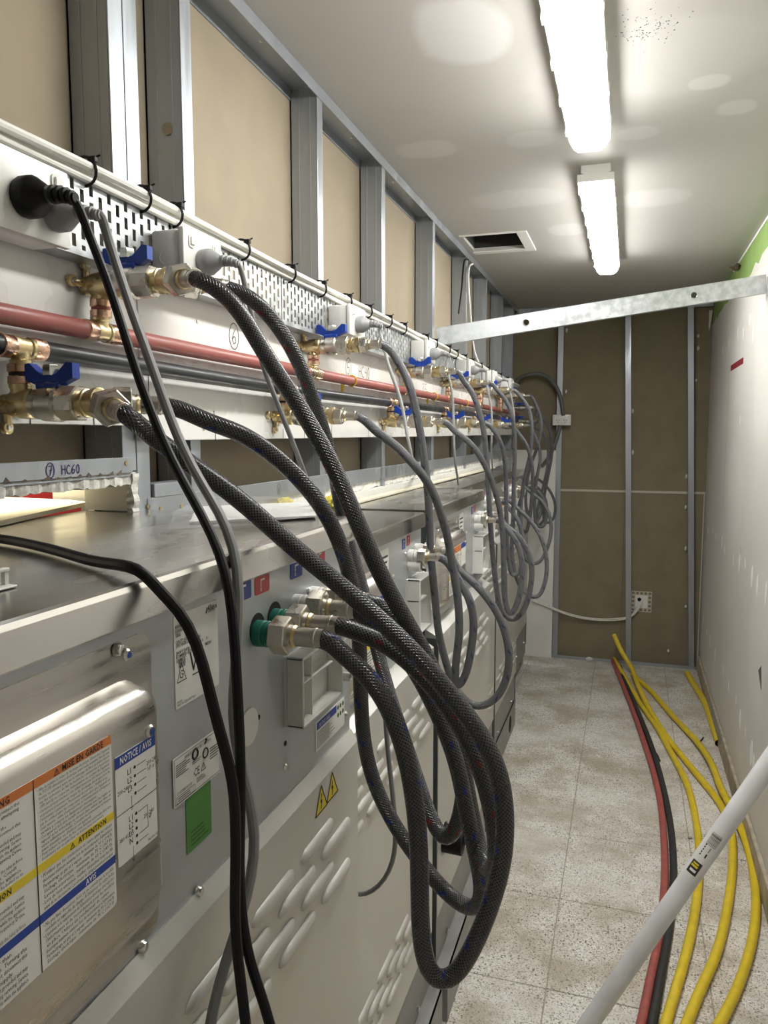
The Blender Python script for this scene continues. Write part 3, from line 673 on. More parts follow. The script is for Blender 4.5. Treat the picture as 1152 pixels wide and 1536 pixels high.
def to_floor(p, r): return [Vector((max(p.x, -.36)+.01, p.y-.01, p.z*.5)), Vector((-.33, p.y-.03, .10)), Vector((-.29, p.y-.08, r+.002)), Vector((-.25, p.y-.25, r+.001))]
def cord(label, cat, plug_p, mat, pts, r, plug=True, big=1., pm=None, step=.02):
    base = plug_p if plug_p is not None else pts[0]
    t = thing('appliance_cord', label, 'power cord', base)
    if plug:
        p = Vector(plug_p); k = big
        pg = link('plug', lathe(p, (1, 0, 0), [(0, .019*k), (.004, .0205*k), (.016, .0205*k), (.020, .018*k), (.030, .012*k), (.034, .0085*k), (.036, .0092*k)], 18), pm or mat, t)
        link('strain_relief', join(*[lathe(p+Vector((.036*k+i*.0075, 0, -.0006*i*i)), (1, 0, -.02*i), [(0, .0092*k-.0008*i), (.0045, .0092*k-.0008*i), (.005, .0065*k-.0006*i), (.0075, .0065*k-.0006*i)], 12) for i in range(4)]), pm or mat, pg)
    if pts[-1].z < 1.2: pts = list(pts)+to_floor(pts[-1], r)
    link('cable', tube(pts, r, 10, step=step), mat, t)
    return t
# nearest outlet: a black and a grey plug
pb = Vector((-.655, .728, 1.862)); pgx = Vector((-.655, .775, 1.856))
def PY(L): return [at_y(a, b, c) for a, b, c in L]
cord('thick black power cord from the outlet at the left edge, draped over the stainless lid', 'power cord', pb, 'black_rubber',
     [pb+Vector((.060, 0, -.004)), pb+Vector((.075, 0, -.006))] + PY([(120, 325, .745), (160, 410, .74), (180, 480, .735), (212, 580, .725), (245, 665, .715), (285, 745, .70), (325, 805, .685), (341, 860, .665), (350, 916, .655), (354, 986, .65), (357, 1070, .645), (363, 1140, .64), (361, 1224, .64), (357, 1326, .64), (364, 1395, .64), (373, 1444, .64), (387, 1478, .64), (408, 1536, .635), (425, 1640, .63)]), .0052, big=1.12)
cord('grey power cord beside the black one, from the grey plug at the left edge', 'power cord', pgx, 'grey_cord',
     [pgx+Vector((.060, 0, -.003)), pgx+Vector((.072, 0, -.004))] + PY([(150, 335, .79), (172, 380, .79), (190, 450, .785), (228, 545, .775), (255, 630, .765), (300, 725, .75), (345, 790, .735), (361, 845, .72), (361, 930, .705), (351, 1017, .69), (346, 1073, .685), (351, 1126, .68), (377, 1196, .69), (388, 1250, .69), (380, 1319, .68), (362, 1378, .66), (338, 1440, .64), (317, 1510, .62), (305, 1600, .60)]), .0056, pm='grey_plastic')
# cords of the farther outlets
grp = 'grey power cords hanging from the outlets'
def far_cord(k, lab, L, ye, end):
    y = YS[k]+.052; p = Vector((-.652, y, 1.868))
    c = cord(lab, 'power cord', p, 'light_cord' if k > 1 else 'grey_cord', [p+Vector((.060, 0, -.002)), p+Vector((.070, 0, -.004))] + PY(L) + [Vector(end)], .0042, pm='grey_plastic'); c['group'] = grp
far_cord(1, 'grey power cord from the outlet above the nearest upper valve, passing behind two hoses', [(362, 418, 1.11), (377, 457, 1.11), (388, 534, 1.12), (398, 561, 1.12), (417, 607, 1.13), (430, 640, 1.14), (454, 702, 1.16), (470, 750, 1.20)], 0, (-.57, 1.30, 1.412))
far_cord(2, 'grey power cord hanging from the outlet near the 5 HC40 mark', [(562, 491, 1.84), (574, 505, 1.84), (577, 525, 1.84), (581, 549, 1.85), (591, 570, 1.86), (600, 593, 1.87), (605, 614, 1.87), (608, 640, 1.88), (616, 678, 1.88)], 0, at_z(624, 712, 1.409))
far_cord(3, 'grey power cord hanging from the third outlet box, ending on a steel lid', [(664, 540, 2.59), (673, 561, 2.59), (680, 605, 2.62), (680, 647, 2.62), (682, 686, 2.64)], 0, at_z(688, 727, 1.409))
far_cord(4, 'grey power cord hanging from the fourth outlet box', [(727, 569, 3.29), (734, 592, 3.3), (738, 626, 3.32), (737, 662, 3.34)], 0, at_z(739, 706, 1.408))
far_cord(5, 'grey power cord hanging from the fifth outlet box', [(762, 582, 3.9), (768, 597, 3.9), (771, 618, 3.92), (772, 650, 3.95)], 0, at_z(772, 696, 1.408))

# black cable that comes in over the lid from the left
zt = 1.472
pts = [at_z(-140, 806, 1.479), at_z(-60, 803, 1.479), at_z(0, 808, 1.479), at_z(70, 822, 1.479), at_z(140, 842, 1.479), Vector(at_x(205, 868, -.402)), at_y(240, 890, .575), at_y(268, 912, .58), at_y(296, 962, .58), at_y(312, 1028, .585), at_y(329, 1098, .59), at_y(346, 1151, .60), at_y(352, 1196, .61), at_y(354, 1290, .62), at_y(352, 1360, .62), at_y(354, 1412, .62), at_y(361, 1475, .62), at_y(369, 1536, .62), at_y(375, 1640, .62)]
pts[5] = Vector((-.393, pts[5].y, 1.481))
pts += to_floor(pts[-1], .0053)
tag(link('black_cable', tube(pts, .0053, 10, step=.015, it=3), 'black_rubber', base=pts[2]), 'black cable lying across the nearest stainless lid and hanging over its edge', 'cable')

# ================================================================== WASHING MACHINES
TXT_FR = ["\u2022 Afin de r\u00e9duire le risque de d\u00e9charge \u00e9lectrique, d\u00e9brancher l'appareil", "  de TOUTE alimentation \u00e9lectrique avant toute tentative d'acc\u00e8s aux", "  bornes ou entretien autre que le nettoyage du filtre \u00e0 peluche dans le", "  cas des s\u00e9cheuses. Le fait de mettre les commandes \u00e0 la position",
          "  OFF (arr\u00eat) ne coupe pas l'alimentation en courant de l'appareil.", "\u2022 Certaines pi\u00e8ces internes n'ont d\u00e9lib\u00e9r\u00e9ment pas \u00e9t\u00e9 mises \u00e0 la terre", "  et peuvent pr\u00e9senter un risque de d\u00e9charge \u00e9lectrique lors de", "  l'entretien seulement. Personnel de service - Veiller \u00e0 ne", "  pas de contact entre les composants suivants alors que l'appareil est",
          "  sous tension : valve d'entr\u00e9e/sortie et l'entra\u00eenement \u00e0 fr\u00e9quence", "  variable y compris les dissipateurs thermiques.", "\u2022 Cet appareil doit \u00eatre install\u00e9 en conformit\u00e9 avec les r\u00e8gles en", "  vigueur et les volte-lange ne doivent \u00eatre utilis\u00e9s que dans un", "  espace suffisamment ventil\u00e9. Consulter les instructions techniques", "  avant d'installer ou d'utiliser cet appareil."]
TXT_FR2 = ["\u2022 Pour r\u00e9duire le risque de feu, cette laveuse-essoreuse doit \u00eatre", "  boulonn\u00e9e sur un plancher en b\u00e9ton non recouvert.", "\u2022 N'utiliser que des conducteurs en cuivre ayant les valeurs"]
TXT_FR3 = ["  th\u00e9oriques minimum suivantes lors du raccordement \u00e0 l'alimentation", "  Param\u00e9trage au gaz et \u00e0 vapeur : minimum de 90 C (194 F).", "  S\u00e9chage \u00e9lectrique : minimum de 75 C (167 F).", "  Laveuse-essoreuse : minimum de 60 C (140 F).", "\u2022 Lors de tout entretien, v\u00e9rifier \u00e9tiquettes tous les fils", "  avant de les d\u00e9connecter. Les erreurs de c\u00e2blage peuvent provoquer"]
TXT_FR4 = ["\u2022 Ne pas fixer des pi\u00e8ces dont on ne conna\u00eet pas la mod\u00e8le", "  conduits et supports de charge. \u00c0 l'int\u00e9rieur de cette bo\u00eete", "\u2022 L'entretien et le remplacement de l'alimentation \u00e9lectrique doit respecter", "  l'information et de raccordement pour les mod\u00e8les", "  en place. Utiliser un conducteur de cuivre"]
TXT_EN = ["\u2022 To reduce the risk of electric shock, disconnect this", "  appliance from the power supply before attempting", "  any user maintenance other than", "  cleaning the lint filter in dryers. Turning the", "  controls to the OFF position does not disconnect this", "  appliance from the power supply.", "\u2022 Certain internal parts are intentionally not grounded and may", "  present a risk of electric shock only during servicing. Service",
          "  Personnel - Do not contact the following parts while the appliance", "  is energized: inlet valve and Variable Frequency Drive,", "  including the heatsink.", "\u2022 This appliance must be installed in accordance with the rules in force", "  and used only in a well ventilated space. Consult", "  instructions before the installation of the appliance.", "\u2022 To reduce the risk of fire, this washer must be bolted to an"]
def yz(px, py, X): p = at_x(px, py, X); return p.y, p.z
def sticker(par, y0, y1, z0, z1, X, mat='sticker_white', name='label', r=.0015):
    return link(name, prism(rrect(y0, y1, z0, z1, r, 2), X, X+.0006), mat, par, smooth=0)
def tri(y, z, s, X, wd): return ribbon_x([[(y, z), (y+s, z), (y+s/2, z+s*.9), (y, z)], [(y+s/2, z+s*.62), (y+s/2, z+s*.28)]], X, wd)
def lines_block(y0, y1, z0, z1, X, n, th=.4, jag=.35):
    gs = []; p = (z1-z0)/n
    for i in range(n):
        z = z1-(i+.5)*p; e = y1-(y1-y0)*random.uniform(0, jag); yy = y0
        while yy < e:
            w_ = random.uniform(.10, .22)*(y1-y0)*.5; gs.append(([(X, yy, z-p*th/2), (X, min(yy+w_, e), z-p*th/2), (X, min(yy+w_, e), z+p*th/2), (X, yy, z+p*th/2)], [(0, 1, 2, 3)])); yy += w_*1.12
    return join(*gs)
def hexn(p, ax, r, L, rot=0): return lathe(p, ax, [(0, r*.93), (.0015, r), (L-.0015, r), (L, r*.93)], 6, rot)
LV = {}
def louvre_geom(L, h, d):
    n = 5; rings = []
    for t, s in ((0, .0), (.05, .55), (.12, 1), (.88, 1), (.95, .55), (1, .0)):
        y = t*L; rings.append([(d*s*math.sin(math.pi*k/n)+.0002, y, (h/2)*(.25+.75*s)*math.cos(math.pi*k/n)) for k in range(n+1)])
    return loft(rings)
def machine(idx, label, y0, y1, XL, zl, zpt, big, XB, ins, zbot):
    """one washer seen from behind: XL lid edge, zl lid height, zpt top of the louvred panel, ins = inlet positions (y, z, kind)"""
    t = thing('washing_machine', label, 'washing machine', (XL-.4, (y0+y1)/2, 0), 'washing machines along the passage')
    XP = XL-.010; XLV = XL+.003 if big else XL+.025; W = y1-y0
    # carcass, side panels
    link('carcass', box(XL-.62, XP-.004, y0+.006, y1-.006, zbot, zl-.037), 'side_grey', t, smooth=0)
    link('back_panel', box(XP-.002, XP, y0+.003, y1-.003, zpt-.03, zl-.034), 'grey_panel', t, smooth=0)
    lid_x = [(XL-.46, zl), (XL-.006, zl), (XL-.002, zl-.0015), (XL, zl-.006), (XL, zl-.034), (XL-.002, zl-.036), (XL-.46, zl-.036)]
    V = [(x, y, z) for y in (y0, y1) for x, z in lid_x]; n = len(lid_x)
    link('lid', (V, [tuple(range(n)), tuple(range(2*n-1, n-1, -1))] + [(i, n+i, n+(i+1) % n, (i+1) % n) for i in range(n)]), 'stainless', t, smooth=12)
    # louvred lower panel with a sloping top edge
    lp = [(XP-.004, zpt+.018), (XP+.002, zpt+.020), (XLV, zpt+.002), (XLV, zbot+.16 if not big else .20), (XLV-.012, zbot+.16 if not big else .20)]
    V = [(x, y, z) for y in (y0+.002, y1-.002) for x, z in lp]; n = len(lp)
    lpo = link('louvred_panel', (V, [tuple(range(n)), tuple(range(2*n-1, n-1, -1))] + [(i, n+i, n+(i+1) % n, (i+1) % n) for i in range(n)]), 'satin_panel', t, smooth=20)
    L, ph = (.116, .139) if big else (.104, .127)
    key = (L,)
    lv0 = None
    blocks = ([1.037, 1.004, .971, .938] if big else [zpt-.085, zpt-.118, zpt-.151, zpt-.184]), [.49, .457, .424, .391]
    for zr in blocks:
        for r, z in enumerate(zr):
            y = y1-.042-L-(ph/2 if r % 2 == 0 else 0)
            while y > y0+.03:
                if idx == 2 and y < y0+.15 and z < .6: y -= ph; continue
                if lv0 is None:
                    lv0 = link('louvre', shift(louvre_geom(L, .020, .0065), (XLV, y, z)), 'satin_panel', lpo, smooth=60); yb, zb_ = y, z
                else:
                    c = bpy.data.objects.new('louvre', lv0.data); COL.objects.link(c); c.parent = lpo; c.location = (0, y-yb, z-zb_); BASE[c.name] = BASE[lpo.name]
                y -= ph
    for (sa, sb) in ((y0-.0008, y0+.0018), (y1-.0018, y1+.0008)):
        link('side_panel', box(XL-.62, XLV-.002, sa, sb, zbot, zpt+(.0 if not big else -.002)), 'side_grey', t, smooth=0)
    # base frame, floor plate, bolts, knock-out holes
    bf = link('base_frame', box(XLV-.03, XLV-.006, y0+.004, y1-.004, .075, (zbot+.165 if not big else .21)), 'base_grey', t, smooth=0)
    pt = link('base_plate', join(box(XB-.004, XB, y0+.006, y1-.006, .004, .15), box(XLV-.04, XB, y0+.006, y1-.006, .146, .15), box(XL-.62, XB-.004, y0+.01, y1-.01, .0, .10)), 'base_grey', t, smooth=0)
    for q in (.18, .82):
        link('bolt', lathe((XLV-.006, y0+W*q, .175), (1, 0, 0), [(0, .008), (.006, .008), (.007, .006)], 6), 'chrome', bf)
    link('access_hole', lathe((XB, y0+W*.72, .075), (1, 0, 0), [(0, .045), (.0006, .045)], 24), 'hole_black', pt)
    if idx == 2:
        do = link('drain_pipe', lathe((XLV-.02, y0+W*.10, .49), (1, 0, -.04), [(0, .042), (.02, .042), (.022, .038), (.075, .038), (.076, .033), (.07, .031), (.04, .030)], 22, cap=False), 'black_rubber', t)
        link('drain_collar', torus((XLV-.001, y0+W*.10, .49), (1, 0, 0), .046, .003, 24, 6), 'satin_panel', do)
    # pressed stainless terminal cover
    cy0, cy1 = (y0+.006, .585) if big else (y0+W*.12, y0+W*.50)
    z_t, z_b = (1.424, 1.139) if big else (zl-.055, zpt+.03)
    if big:
        link('cover_flange', prism(rrect(cy0, cy1, z_b, z_t, .018), XP, XP+.002), 'brushed_steel', t, smooth=0)
    else: link('cover_flange', prism(rrect(cy0, cy1, z_b, z_t, .012), XP, XP+.002), 'brushed_steel', t, smooth=0)
    a0, a1, b0, b1 = (cy0+.004, .566, z_b+.034, z_t-.036) if big else (cy0+.004, cy1-.004, z_b+.03, z_t-.035)
    D = .028
    def rg(x, s, r): return [(x, a, b) for a, b in rrect(a0+s, a1-s, b0+s, b1-s, r)]
    cov = link('terminal_cover', loft([rg(XP+.0015, -.012 if not big else -.002, .03), rg(XP+.006, -.004 if not big else .0, .028), rg(XP+D*.5, .002, .024), rg(XP+D*.85, .006, .022), rg(XP+D, .014, .018)]), 'brushed_steel', t, smooth=60)
    XC = XP+D
    for (py_, pz_) in ((a1-.024, b1-.04), (cy1-.035, z_t-.014), (cy0+.03, z_t-.014)):
        s_ = lathe((XC if pz_ < b1-.02 else XP+.002, py_, pz_), (1, 0, 0), [(0, .0058), (.001, .0058), (.003, .0042)], 10); sc_ = link('screw', s_, 'chrome', t)
        if big: link('ink_dot', shift(lathe((0, 0, 0), (1, 0, 0), [(0, .0030), (.0004, .0028)], 8), (max(v[0] for v in s_[0]), py_, pz_)), 'blue_ink', sc_)
    if big: detail_big(t, cov, XP, XC, XLV)
    else:
        ly0, ly1 = cy0+(cy1-cy0)*.18, cy0+(cy1-cy0)*.66; lz1, lz0 = b1-.035, b0+.02
        st = sticker(cov, ly0, ly1, lz0, lz1, XC)
        link('header_band', box(XC+.0006, XC+.0009, ly0, ly1, lz1-.018, lz1), 'sticker_orange', st, smooth=0)
        link('caution_band', box(XC+.0006, XC+.0009, ly0, ly1, (lz0+lz1)/2-.02, (lz0+lz1)/2-.01), 'sticker_yellow', st, smooth=0)
        link('header_text', text_x('WARNING', .013, ly0+.012, lz1-.014, XC+.0012), 'ink', st, smooth=0)
        link('print', join(lines_block(ly0+.006, ly1-.006, (lz0+lz1)/2, lz1-.022, XC+.0009, 12), lines_block(ly0+.006, ly1-.006, lz0+.005, (lz0+lz1)/2-.024, XC+.0009, 7)), 'ink_soft', st, smooth=0)
        s2 = sticker(cov, ly1+.01, cy1-.022, lz0+.06, lz1, XC); link('header_band', box(XC+.0006, XC+.0009, ly1+.01, cy1-.022, lz1-.016, lz1), 'sticker_blue', s2, smooth=0)
        # rating label, tap marks, drawer, hose stubs
        rl = sticker(t, cy1+.012, cy1+.075, zl-.22, zl-.05, XP); link('print', lines_block(cy1+.018, cy1+.07, zl-.17, zl-.06, XP+.0008, 9), 'ink', rl, smooth=0)
    # tap symbols
    marks = [(.765, 1.423, 'b'), (.812, 1.422, 'r'), (.910, 1.423, 'b'), (.990, 1.426, 'r')] if big else [(y0+W*.775, zl-.058, 'b'), (y0+W*.83, zl-.055, 'r')]
    for (my, mz, c) in marks:
        h, wdt = (.0105, .019) if big else (.012, .013)
        sk = sticker(t, my-wdt, my+wdt, mz-h, mz+h, XP, 'sticker_blue' if c == 'b' else 'sticker_red', 'tap_label', .003)
        link('tap_symbol', ribbon_x([[(my-.004, mz-.001), (my-.004, mz+.006), (my+.005, mz+.006)], [(my-.004, mz-.0035), (my-.004, mz-.007)]], XP+.0008, .0024), 'ink_white', sk, smooth=0)
    for (iy, iz, kind) in ins:
        c = 'green_cap' if kind == 'g' else 'white_plastic'
        iv = link('inlet_spout', lathe((XP, iy, iz), (1, 0, 0), [(0, .0155), (.010, .0155), (.011, .0145), (.013, .0155), (.016, .0155), (.017, .0145), (.022, .0145)], 20), c, t)
        if kind == 'g': link('inlet_hole', lathe((XP, iy+.002, iz+.004), (1, 0, 0), [(0, .0195), (.0005, .0195)], 20), 'hole_black', t)
    # detergent manifold with white spigots
    bx0, bx1, bz0, bz1 = (.868, 1.010, 1.226, 1.318) if big else (y0+W*.80, y0+W*.955, zl-.275, zl-.145)
    dp = .027 if big else .035
    wl_ = .004
    mf = link('supply_manifold', join(box(XP, XP+.004, bx0, bx1, bz0, bz1), box(XP+.004, XP+dp, bx0, bx0+wl_, bz0, bz1, .0012, 1), box(XP+.004, XP+dp, bx1-wl_, bx1, bz0, bz1, .0012, 1), box(XP+.004, XP+dp, bx0, bx1, bz0, bz0+wl_, .0012, 1), box(XP+.004, XP+dp, bx0, bx1, bz1-wl_, bz1, .0012, 1),
              box(XP+.004, XP+dp-.006, bx0+.05*(bx1-bx0)/.17, bx0+.052*(bx1-bx0)/.17, bz0, bz1), box(XP+.004, XP+dp-.004, bx0, bx1-.03, bz0+.60*(bz1-bz0), bz0+.62*(bz1-bz0))), 'offwhite_plastic' if big else 'white_plastic', t, smooth=0)
    for k in range(6):
        yy = bx1+.012+(k % 2)*.022; zz = bz1-.01-(k//2)*(.030 if big else .040)
        lx = .026+(k % 3)*.008
        if not big: yy = min(y1-.008, bx1+.010+(k % 2)*.014)
        else: yy = min(1.095, yy)
        link('spigot', lathe((XP, yy, zz), (1, 0, 0), [(0, .0085), (lx*.3, .0085), (lx*.32, .0065), (lx, .0065), (lx, .0045), (lx-.006, .0042)], 12, cap=False), 'white_plastic' if not big else 'offwhite_plastic', t)
    for k in range(2):
        yy = (.985+k*.045) if big else y0+W*(.84+.07*k); zz = (1.325) if big else zl-.128
        link('spigot', lathe((XP, yy, zz+.012), (1, 0, 0), [(0, .014), (.03, .014), (.031, .010), (.02, .010)], 16, cap=False), 'white_plastic' if not big else 'offwhite_plastic', t)
    # panel screws
    for (sy, sz) in ((y0+W*.66, zl-.12), (y0+W*.70, zpt+.06), (y0+W*.80, zl-.085), (y1-.02, zpt+.05), (y0+W*.9, zl-.08)):
        link('screw', lathe((XP, sy, sz), (1, 0, 0), [(0, .0052), (.001, .0052), (.003, .0036)], 10), 'chrome', t)
    return t
def detail_big(t, cov, XP, XC, XLV):
    # trilingual-style warning label: orange, yellow and blue bands
    yR = yz(165, 1102, XC)[0]; yD = yz(49, 1190, XC)[0]; yL = yD-(yR-yD)-.01
    zt_ = yz(165, 1102, XC)[1]; zh = yz(165, 1115, XC)[1]; zy1 = yz(165, 1219, XC)[1]; zy0 = yz(165, 1231, XC)[1]; zb1 = yz(165, 1287, XC)[1]; zb0 = yz(165, 1299, XC)[1]; z0 = yz(165, 1364, XC)[1]
    st = sticker(cov, yL, yR, z0, zt_, XC, r=.003); x1, x2 = XC+.0008, XC+.0010
    link('header_band', box(XC+.0006, x1, yL, yR, zh, zt_), 'sticker_orange', st, smooth=0)
    link('caution_band', box(XC+.0006, x1, yL, yR, zy0, zy1), 'sticker_yellow', st, smooth=0)
    link('notice_band', box(XC+.0006, x1, yL, yR, zb0, zb1), 'sticker_blue', st, smooth=0)
    mid = (yD+yR)/2+.006; hs = (zt_-zh)*.98
    def big_t(s, y, z, h, m_, name): link(name, text_x(s, h, y, z, x2, sx=.88, center=True, bold=.022), m_, st, smooth=0)
    big_t('MISE EN GARDE', mid+.003, zh+(zt_-zh)*.16, hs, 'ink', 'header_text'); link('warning_triangle', tri(yD+.020, zh+(zt_-zh)*.12, hs*.75, x2, .0005), 'ink', st, smooth=0)
    big_t('ATTENTION', mid+.010, zy0+(zy1-zy0)*.18, (zy1-zy0)*.95, 'ink', 'caution_text'); link('warning_triangle', tri(yD+.033, zy0+(zy1-zy0)*.13, (zy1-zy0)*.72, x2, .0005), 'ink', st, smooth=0)
    big_t('AVIS', mid+.006, zb0+(zb1-zb0)*.18, (zb1-zb0)*.98, 'ink_white', 'notice_text')
    midL = (yL+yD)/2-.002
    big_t('WARNING', midL+.012, zh+(zt_-zh)*.16, hs, 'ink', 'header_text'); big_t('CAUTION', midL+.012, zy0+(zy1-zy0)*.18, (zy1-zy0)*.95, 'ink', 'caution_text'); big_t('NOTICE', midL, zb0+(zb1-zb0)*.18, (zb1-zb0)*.98, 'ink_white', 'notice_text')
    link('divider', box(XC+.0006, x2, yD-.0003, yD+.0003, z0, zt_), 'ink', st, smooth=0)
    def para(L, y, ztop, zbot_, wdt, m_='ink'):
        p = (ztop-zbot_)/len(L); sz = p*1.0; gs = []
        for i, s in enumerate(L):
            V, Fc = text2d(s, sz)
            wd = max(v[0] for v in V); k = min(1.0, wdt/wd) if wd > 0 else 1
            gs.append(text_x(s, sz, y, ztop-(i+.82)*p, x1+.0001, sx=k))
        link('print', join(*gs), m_, st, smooth=0)
    wd = yR-yD-.006
    para(TXT_FR+TXT_FR2[:2], yD+.003, zh-.001, zy1+.001, wd); para(TXT_FR2[2:]+TXT_FR3, yD+.003, zy0-.001, zb1+.001, wd); para(TXT_FR4+TXT_FR3[:3], yD+.003, zb0-.001, z0+.002, wd)
    para(TXT_EN, yL+.003, zh-.001, zy1+.001, wd); para(TXT_EN[5:12], yL+.003, zy0-.001, zb1+.001, wd); para(TXT_EN[2:9], yL+.003, zb0-.001, z0+.002, wd)
    # wiring notice
    a0, zA = yz(171, 1138, XC); a1, zB = yz(231, 1101, XC); zt_ = (zA+zB)/2; zb_ = yz(231, 1257, XC)[1]; zm = yz(231, 1184, XC)[1]; zh = yz(231, 1117, XC)[1]
    st2 = sticker(cov, a0, a1, zb_, zt_, XC, r=.002); link('header_band', box(XC+.0006, x1, a0, a1, zh, zt_), 'sticker_blue', st2, smooth=0)
    link('notice_text', text_x('NOTICE / AVIS', (zt_-zh)*.86, (a0+a1)/2, zh+(zt_-zh)*.22, x2, sx=.74, center=True, bold=.022), 'ink_white', st2, smooth=0)
    W = a1-a0; gs = [ribbon_x([[(a0, zm), (a1, zm)]], x1, .0006)]; H1 = zh-zm; dots = []
    for i, s in enumerate(('L1', 'L2', 'L3', '')):
        z = zh-H1*(.22+.19*i); gs.append(text_x(s, .0072, a0+W*.27, z-.002, x1, sx=.9)) if s else gs.append(ribbon_x([[(a0+W*.36, z+.001), (a0+W*.36, z-.009)], [(a0+W*.33, z-.009), (a0+W*.39, z-.009)], [(a0+W*.34, z-.0105), (a0+W*.38, z-.0105)]], x1, .0005))
        dots.append(lathe((XC+.0006, a0+W*.46, z+.001), (1, 0, 0), [(0, .0014), (.0003, .0014)], 8)); gs.append(ribbon_x([[(a0+W*.51, z+.001), (a0+W*.74, z+.001)]], x1, .0005))
    gs.append(text_x('200-240', .0055, a0+W*.76, zh-H1*.34, x1, sx=.8)); gs.append(text_x('1\u00d8 or 3\u00d8', .0055, a0+W*.77, zh-H1*.47, x1, sx=.75)); gs.append(text_x('200-240V', .0055, a0+W*.03, zh-H1*.58, x1, sx=.8))
    H2 = zm-zb_
    for i, s in enumerate(('L1', 'L2', 'L3', 'N', '')):
        z = zm-H2*(.22+.15*i); gs.append(text_x(s, .0072, a0+W*.27, z-.002, x1, sx=.9)) if s else gs.append(ribbon_x([[(a0+W*.36, z+.001), (a0+W*.36, z-.011)], [(a0+W*.33, z-.009), (a0+W*.36, z-.012), (a0+W*.39, z-.009)]], x1, .0005))
        dots.append(lathe((XC+.0006, a0+W*.46, z+.001), (1, 0, 0), [(0, .0014), (.0003, .0014)], 8))
    zA_, zN = zm-H2*.22+.001, zm-H2*.67+.001
    gs.append(ribbon_x([[(a0+W*.51, zA_), (a0+W*.75, zA_), (a0+W*.75, zA_-H2*.14)], [(a0+W*.75, zN+H2*.14), (a0+W*.75, zN), (a0+W*.51, zN)], [(a0+W*.51, zm-H2*.82+.001), (a0+W*.74, zm-H2*.82+.001)]], x1, .0005))
    gs += [text_x('200-240', .0055, a0+W*.64, zm-H2*.42, x1, sx=.8), text_x('1\u00d8', .0055, a0+W*.72, zm-H2*.49, x1), text_x('380-415V', .0055, a0+W*.03, zm-H2*.55, x1, sx=.8), text_x('F8600401  R2', .0032, a0+W*.74, zb_+.002, x1, sx=.8)]
    link('print', join(*[g for g in gs if g[0]]), 'ink', st2, smooth=0); link('dots', join(*dots), 'ink', st2, smooth=0)
    # rating label
    a0 = yz(259, 920, XP)[0]; a1 = yz(325, 900, XP)[0]; zt_ = yz(259, 925, XP)[1]; zb_ = yz(259, 1068, XP)[1]; W = a1-a0; H = zt_-zb_
    st3 = sticker(t, a0, a1, zb_, zt_, XP); x1 = XP+.0008; gs = []
    L = [('MODEL', .03, .12, 1), ('HCA060KC-CY-U006', .03, .165, .8), ('SERIAL', .03, .21, 1), ('CAPACITY: 60 lb / 27.2 kg', .03, .285, .9), ('SUPPLY WATER 2-8.5 bar (200-570 kPa)', .03, .325, .85), ('65 A      10 -', .56, .385, 1), ('200-240 V  50-60 Hz', .03, .40, .9), ('RECOMMENDED CIRCUIT BREAKER 100 A', .03, .44, .82), ('F8617001', .68, .45, 1), ('SCHEMATIC', .03, .485, 1), ('F8600602', .08, .52, 1), ('F8601701', .08, .555, 1), ('F6170', .40, .50, 1)]
    for s, u, v, k in L: gs.append(text_x(s, .0050, a0+W*u, zt_-H*v-.002, x1, sx=k*.58, bold=.02))
    gs += [text_x('Alliance', .0085, a0+W*.76, zt_-H*.07-.002, x1, sx=.6, bold=.03), ribbon_x([[(a0+W*.72, zt_-H*.105), (a0+W*.745, zt_-H*.055)]], x1, .0022), text_x('Laundry Systems', .003, a0+W*.76, zt_-H*.09-.002, x1, sx=.7)]
    wy, wz = a0+W*.34, zt_-H*.665
    gs.append(ribbon_x([[(wy, wz+.018), (wy+.005, wz), (wy+.010, wz+.012), (wy+.014, wz), (wy+.021, wz+.020)]], x1, .0024)); gs.append(ribbon_x([[(wy+.003, wz-.005), (wy+.018, wz-.005)]], x1, .0012))
    ry, rz = a0+W*.04, zt_-H*.72
    gs.append(ribbon_x([[(ry, rz), (ry+.016, rz), (ry+.008, rz+.018), (ry, rz)], [(ry+.011, rz+.009), (ry+.008, rz+.0105), (ry+.005, rz+.0075), (ry+.0055, rz+.004), (ry+.009, rz+.003), (ry+.011, rz+.006), (ry+.008, rz+.007)]], x1, .0009))
    gs += [text_x('MADE IN CZECH REPUBLIC', .0034, a0+W*.03, zb_+H*.025, x1, sx=.8), text_x('F0907', .0034, a0+W*.03, zb_+H*.055, x1)]
    link('print', join(*gs), 'ink', st3, smooth=0)
    # wireless certification label over a green label
    a0 = yz(257, 1130, XP)[0]; a1 = yz(328, 1085, XP)[0]; zt_ = yz(257, 1140, XP)[1]; zb_ = yz(257, 1216, XP)[1]; W = a1-a0; H = zt_-zb_
    g0, gz1 = yz(278, 1210, XP); g1, gz0 = yz(317, 1248, XP)
    sg = sticker(t, g0, g1, gz0, zb_+.01, XP, 'sticker_green'); link('print', lines_block(g0+.008, g1-.006, gz0+.004, gz0+.022, XP+.0008, 4), 'ink_green', sg, smooth=0)
    st4 = sticker(t, a0, a1, zb_, zt_, XP+.0007); x1 = XP+.0015; gs = [ribbon_x([[(a0+.002, zb_+.002), (a1-.002, zb_+.002), (a1-.002, zt_-.002), (a0+.002, zt_-.002), (a0+.002, zb_+.002)]], x1, .0005)]
